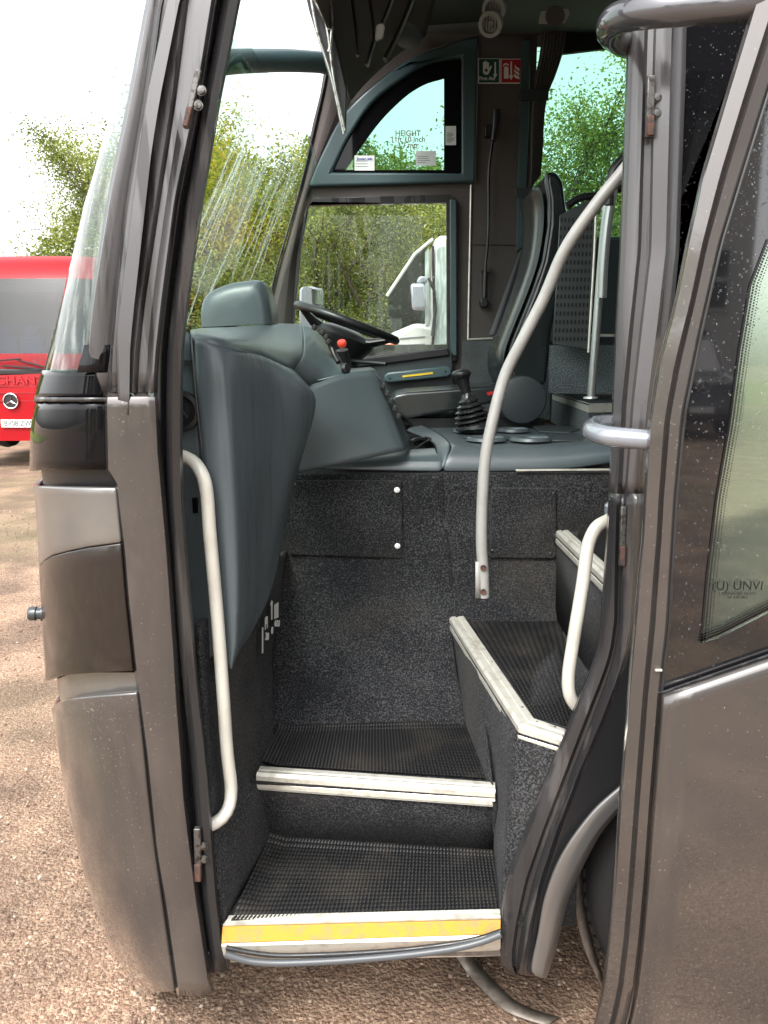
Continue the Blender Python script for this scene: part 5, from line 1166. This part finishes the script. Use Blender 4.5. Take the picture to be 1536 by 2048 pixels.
for X in (1.0, 2.6):
    z_ = MB(); z_.lathe([(0, -.1), (.2, -.1), (.3, -.12), (.36, -.08), (.37, .05), (.3, .1)], (X-.2, Yv+.1, .37), (0, 1, 0), 32); z_.build('wheel', M['tyre'], wv)

# ------------------------------------------------------------------ red coach
rc = thing('red_coach', (-5.35, 11.7, 0), 'bright red coach parked facing the camera beyond the gravel', 'coach')
Mr = Matrix.Translation((-5.60, 11.7, .12)) @ Matrix.Rotation(R(-2), 4, 'Z')
def rv(x, y, z): return Mr @ Vector((x, y, z))
# local: front faces -Y, centre x=0
sec = [(.0, .42, 1.18), (0, .30, 1.16), (.0, .95, 1.22), (.0, 1.30, 1.23), (.10, 1.6, 1.22), (.28, 2.3, 1.19), (.42, 2.72, 1.14), (.55, 2.95, 1.08), (.85, 3.10, .98), (1.2, 3.14, .93)]
def ring(y0, z, hw, n=9, bulge=.10):
    return [rv(hw*math.sin(t*math.pi/2) , y0+bulge*(1-math.cos(t*math.pi/2))**1.3*1.5+ (0), z) for t in yr(-1, 1, n)]
secs = sorted(sec, key=lambda s: s[1])
z_ = MB(); z_.grid([ring(y, z, hw)+[rv(hw, 7, z)] if False else [rv(-hw, 7, z)]+ring(y, z, hw)+[rv(hw, 7, z)] for y, z, hw in secs[:5]]); z_.build('front_panel', M['red_paint'], rc)
z_ = MB(); z_.grid([[rv(-hw, 7, z)]+ring(y, z, hw)+[rv(hw, 7, z)] for y, z, hw in [s for s in secs if s[1] >= 2.7]]+[[rv(0, 3, 3.16)]*11]); z_.build('roof', M['red_paint'], rc)
z_ = MB(); z_.grid([ring(y, z, hw) for y, z, hw in [s for s in secs if 1.29 < s[1] < 2.75]]); z_.build('windscreen', M['coach_glass'], rc)
M['dark_window'].node_tree.nodes['Principled BSDF'].inputs['Base Color'].default_value = (.05, .062, .06, 1)
for s_ in (-1, 1):
    z_ = MB(); z_.grid([[rv(s_*(hw-.003), .25+y, z), rv(s_*(hw-.003), 7, z)] for y, z, hw in [s for s in secs if 1.29 < s[1] < 2.75]]); z_.build('side_window', M['dark_window'], rc)
    z_ = MB(); z_.box(rv(s_*.82, -.01, .80), (.42, .05, .2)); z_.build('headlight', M['chrome'], rc, bevel=.03)
    for yy in (1.9, 5.3):
        z_ = MB(); z_.lathe([(0, -.05), (.25, -.05), (.45, -.1), (.48, 0), (.45, .12)], rv(s_*1.12, yy, .48), (s_, 0, 0), 28); z_.build('wheel', M['tyre'], rc)
    z_ = MB(); z_.tube([rv(s_*1.1, .3, 2.75), rv(s_*1.35, .1, 2.7), rv(s_*1.4, .1, 2.5)], .025, 8); z_.box(rv(s_*1.4, .08, 2.3), (.16, .12, .38)); z_.build('side_mirror', M['black_plastic'], rc, bevel=.01) if s_ < 0 else None
for zz in (.62, 1.02, 1.12, .90):
    z_ = MB(); z_.box(rv(0, -.006, zz), (2.1, .012, .014)); z_.build('grille_slat', M['red_dark'], rc)
text('lettering', 'MERCHANTS', rv(-.0, -.012, 1.20), .17, 'red_dark', rc, rot=Matrix.Rotation(R(-2), 4, 'Z') @ Matrix.Rotation(R(90), 4, 'X'), ext=.003, xs=1.25, bold=.004)
z_ = MB(); z_.box(rv(.10, -.03, .565), (.56, .02, .115), Matrix.Rotation(R(-2), 3, 'Z')); z_.build('number_plate', M['white_print'], rc, smooth=False)
text('plate_text', 'BV08 ZWS', rv(.10, -.043, .565), .115, 'ink', rc, rot=Matrix.Rotation(R(-2), 4, 'Z') @ Matrix.Rotation(R(90), 4, 'X'), ext=.001, xs=.88, bold=.002)
def star(T, parent, r=.11, m='chrome'):
    z_ = MB(); z_.tube([T @ Vector((r*math.cos(a), 0, r*math.sin(a))) for a in [2*math.pi*k/32 for k in range(32)]], r*.09, 8, closed=True)
    for k in range(3):
        a = math.pi/2+k*2*math.pi/3; n_ = Vector((-math.sin(a), 0, math.cos(a))); d = Vector((math.cos(a), 0, math.sin(a)))
        z_.add([T @ (n_*r*.14), T @ (d*r*.97), T @ (-n_*r*.14), T @ Vector((0, -.012, 0))], [(0, 1, 3), (1, 2, 3)])
    z_.build('emblem', M[m], parent)
    z_ = MB(); z_.lathe([(0, 0), (r*.95, 0), (r*.95, -.02)], T @ Vector((0, .012, 0)), (0, -1, 0), 24); z_.build('emblem_disc', M['black_plastic'], parent)
star(Mr @ Matrix.Translation((0, -.04, .90)), rc)
z_ = MB(); z_.box(rv(0, .75, 1.25), (2.2, .5, .3)); z_.build('dashboard', M['dash_dark'], rc, bevel=.05)
z_ = MB(); z_.tube([rv(.5+.22*math.cos(a), 1.0+.1*math.sin(a), 1.52+.16*math.sin(a)) for a in [2*math.pi*k/24 for k in range(24)]], .02, 6, closed=True); z_.build('steering_wheel', M['black_plastic'], rc)
for yy in (1.6, 2.6, 3.5, 4.4):
    for xx in (-.85, -.4, .4, .85):
        z_ = MB(); z_.box(rv(xx, yy, 1.45), (.40, .12, .95)); z_.box(rv(xx, yy, 2.0), (.26, .1, .2)); z_.build('seat', M['seat_cloth' if yy > 2 else 'ink_blue'], rc, bevel=.04)
z_ = MB(); z_.box(rv(0, 5.6, 1.7), (2.2, .04, 2.4)); z_.build('bulkhead', M['wall_fabric'], rc)
z_ = MB(); z_.box(rv(0, .62, 2.62), (2.0, .05, .16)); z_.build('sun_blind', M['curtain_cloth'], rc)
for (x0, z0, x1, z1) in ((-.9, 1.44, .2, 1.52), (-.1, 1.42, .85, 1.34), (.15, 1.50, .95, 1.30)):
    z_ = MB(); z_.tube([rv(x0, -.02, z0), rv(x1, -.02, z1)], .012, 6); z_.build('wiper', M['black_plastic'], rc)
z_ = MB(); z_.box(rv(0, .02, 1.33), (2.2, .06, .09)); z_.build('scuttle', M['black_plastic'], rc, bevel=.02)

# ------------------------------------------------------------------ metal strip on the ground
z_ = MB(); pth = interp([PZ(925, 1905, .05), PZ(945, 1935, .02), PZ(985, 1978, .012), PZ(1020, 2010, .012), PZ(1060, 2028, .012), PZ(1105, 2042, .012)], 30)
z_.grid([[p+Vector((-.017, -.012, 0)), p+Vector((.017, .012, 0))] for p in pth])
ms_ = z_.build('metal_strip', 'strip_metal', None, solid=.004); tag(ms_, 'bent flat metal strip lying on the gravel under the door', 'metal strip')

# ------------------------------------------------------------------ trees
def tree_mesh(h, rad, seed, nl, low=.15, leaf=.062):
    r = random.Random(seed); tr = MB(); lf = MB(); tips = []
    def limb(p, d, L, w, depth):
        pts = [p]; q = p.copy(); dd = d.copy(); n = 6
        for i in range(n):
            dd = (dd+Vector((r.uniform(-.18, .18), r.uniform(-.18, .18), r.uniform(-.05, .14)))).normalized(); q = q+dd*L/n; pts.append(q.copy())
        tr.tube(pts, [w*(1-.75*i/n) for i in range(n+1)], 6 if depth else 9)
        if depth < 3:
            for k in range(5 if depth == 0 else 4):
                f = r.uniform(.3, 1) if depth else (.25+.15*k); i = min(n, max(1, int(f*n))); a = r.uniform(0, 6.28)
                nd = (dd*.55+Vector((math.cos(a), math.sin(a), r.uniform(.1, .7)))).normalized(); limb(pts[i], nd, L*r.uniform(.42, .62), w*.42, depth+1)
        if depth >= 1: tips.extend(pts[2:])
        else: tips.extend(pts[3:])
    for k in range(3): limb(Vector((r.uniform(-.4, .4), r.uniform(-.3, .3), 0)), Vector((r.uniform(-.35, .35), r.uniform(-.3, .3), 1)).normalized(), h*.62, .09, 0)
    cl = []
    for t in tips:
        cl.append((t, r.uniform(.22, .55)))
    for k in range(int(len(tips)*.5)):   # bushy lower growth
        a = r.uniform(0, 6.28); q = rad*math.sqrt(r.random()); cl.append((Vector((math.cos(a)*q, math.sin(a)*q*.6, r.uniform(low, h*.62))), r.uniform(.3, .6)))
    per = max(1, nl//len(cl))
    for c, s in cl:
        for k in range(per):
            o = Vector((r.gauss(0, 1), r.gauss(0, 1), r.gauss(0, .8)))*s*.55; p = c+o
            if p.z < .05: continue
            a = Vector((r.gauss(0, 1), r.gauss(0, 1), r.gauss(0, .6))).normalized(); b = a.cross(Vector((r.gauss(0, 1), r.gauss(0, 1), r.gauss(0, 1)))).normalized(); z = leaf*r.uniform(.6, 1.3)
            lf.add([p, p+a*z*.5+b*z*.28, p+a*z, p+a*z*.5-b*z*.28], [(0, 1, 2, 3)])
    return tr, lf
protos = []
def proto(i, h, rad, seed, nl, leafm):
    t = bpy.data.objects.new('tree', None); COL.objects.link(t)
    a, b = tree_mesh(h, rad, seed, nl); 
    me = []
    o1 = a.build('trunk', M['bark'], None); o2 = MB.build(b, 'crown', M[leafm], None, smooth=False) if False else None
    mesh = bpy.data.meshes.new('crown'); mesh.from_pydata([tuple(v) for v in b.v], [], b.f); mesh.materials.append(M[leafm]); o2 = bpy.data.objects.new('crown', mesh); COL.objects.link(o2)
    o1.parent = t; o2.parent = t; return t
TP = [proto(0, 7.0, 2.4, 11, 70000, 'leaf_green'), proto(1, 6.2, 2.2, 23, 125000, 'leaf_autumn'), proto(2, 6.6, 2.6, 37, 72000, 'leaf_dark'), proto(3, 7.6, 2.2, 51, 66000, 'leaf_green')]
spots = [(1, -13.0, 23, .80, 'yellow green tree at the far left edge behind the red coach'), (1, -11.2, 24, .82, 'bushy yellow green tree standing above the red coach roof'), (1, -9.3, 22.5, .76, 'golden tree just left of the windscreen pillar'),
         (3, -7.4, 22, 1.2, 'leafy tree seen through the left part of the windscreen'), (0, -5.2, 20.5, 1.22, 'tall feathery tree in the middle of the windscreen view'), (1, -3.4, 19, 1.2, 'yellowing tree against the far windscreen pillar'),
         (2, -1.6, 18, 1.0, 'dark green tree at the left of the driver window'), (3, -.2, 17.5, .95, 'sunlit green tree in the middle of the driver window'), (0, 1.2, 17, .95, 'tree behind the white van'),
         (2, 2.6, 16, .9, 'dense dark tree hidden partly by the driver seat'), (3, 4.0, 15.3, 1.06, 'tall tree rising above the hedge line in the passenger window'), (0, 5.6, 15, .95, 'broad green tree by the right edge of the passenger window'), (2, 7.4, 15, .85, 'dark tree seen last beside the rear door pillar')]
hist = {}
for k, x, y, s, lab in spots:
    o = TP[k] if k not in hist else copy_tree(TP[k]); hist[k] = 1
    o.location = (x, y, 0); o.scale = (s, s, s); o.rotation_euler = (0, 0, rng.uniform(0, 6.28)); tag(o, lab, 'tree', 'trees along the edge of the yard')
# dense hedge behind the trees as one mass
hg = MB(); r = random.Random(5)
for i in range(150000):
    x = r.uniform(-22, 16); yb = 22-(x+16)*.20+2.5; top = 4.4+2.4*smoothstep(-12, -7, x)-1.0*smoothstep(1, 4, x)+1.3*noise.noise(Vector((x*.35, 0, 2)))+.8*noise.noise(Vector((x*1.3, 0, 5)))
    z = top*r.random()**.8; y = yb+r.uniform(-1.2, 1.2)*(.4+.6*(1-z/6))
    a = Vector((r.gauss(0, 1), r.gauss(0, 1), r.gauss(0, .6))).normalized(); b = a.cross(Vector((r.gauss(0, 1), r.gauss(0, 1), r.gauss(0, 1)))).normalized(); s = .13*r.uniform(.6, 1.3); p = Vector((x, y, z))
    hg.add([p, p+a*s*.5+b*s*.32, p+a*s, p+a*s*.5-b*s*.32], [(0, 1, 2, 3)])
me = bpy.data.meshes.new('undergrowth'); me.from_pydata([tuple(v) for v in hg.v], [], hg.f); me.materials.append(M['leaf_dark']); o = bpy.data.objects.new('undergrowth', me); COL.objects.link(o); o['kind'] = 'stuff'; o['label'] = 'dense mixed undergrowth filling the gaps between the trees'; o['category'] = 'undergrowth'

# ------------------------------------------------------------------ behind the camera (seen as reflections in glass and paint)
hb = thing('house', (6, -20, 0), 'grey rendered house with white framed windows reflected in the door glass', 'house')
z_ = MB(); z_.box((6.0, -24, 4.2), (8.6, 8, 8.4)); z_.build('wall', M['render_wall'], hb)
z_ = MB(); z_.prism([Vector((1.4, -19.6, 8.4)), Vector((1.4, -28.4, 8.4)), Vector((1.4, -24, 15.5))], (9.2, 0, 0)); z_.build('roof', M['roof_tile'], hb)
for x, z in ((9.0, 3.9), (6.2, 3.9), (3.4, 3.9)):
    z_ = MB(); z_.box((x, -19.98, z), (1.3, .06, 1.6)); wn = z_.build('window', M['dark_window'], hb)
    z_ = MB()
    for dx in (-.65, 0, .65): z_.box((x+dx, -19.93, z), (.11, .06, 1.7))
    for dz in (-.83, 0, .83): z_.box((x, -19.93, z+dz), (1.4, .055, .11))
    f_ = z_.build('frame', M['white_paint'], None); f_.parent = wn
bv = thing('black_van', (6.7, -14, 0), 'black van with a round three pointed emblem reflected in the door glass', 'van')
Mv = Matrix.Translation((6.7, -14.0, 0)) @ Matrix.Rotation(math.pi, 4, 'Z')
prof = [(0, .35), (0, .95), (.12, 1.2), (.95, 1.35), (1.7, 2.2), (2.2, 2.35), (5.0, 2.35), (5.1, .35)]
z_ = MB(); z_.prism([Mv @ Vector((-.95, a, b)) for a, b in prof], Mv.to_3x3() @ Vector((1.9, 0, 0))); z_.build('body', M['van_black'], bv, bevel=.08, seg=3)
z_ = MB(); z_.prism([Mv @ Vector((-.8, a, b)) for a, b in ((1.0, 1.42), (1.62, 2.12), (1.66, 2.10), (1.05, 1.40))], Mv.to_3x3() @ Vector((1.6, 0, 0))); z_.build('windscreen', M['render_wall'], bv)
star(Matrix.Translation((6.7, -13.96, 1.1)) @ Matrix.Rotation(math.pi, 4, 'Z'), bv, .13)
z_ = MB(); z_.box((6.7, -13.96, .62), (.52, .03, .12)); z_.build('number_plate', M['white_print'], bv)
for x in (5.8, 7.6):
    z_ = MB(); z_.lathe([(0, -.1), (.2, -.1), (.34, -.1), (.36, 0), (.3, .1)], (x, -14.9, .36), (1, 0, 0), 28); z_.build('wheel', M['tyre'], bv)
for x, y, k in ((-6, -16, 0), (-11, -14, 2), (-2.5, -19, 3), (17, -16, 0)):
    o = copy_tree(TP[k]); o.location = (x, y, 0); o.scale = (1, 1, 1); tag(o, 'green tree on the far side of the yard behind the camera', 'tree', 'trees behind the camera')
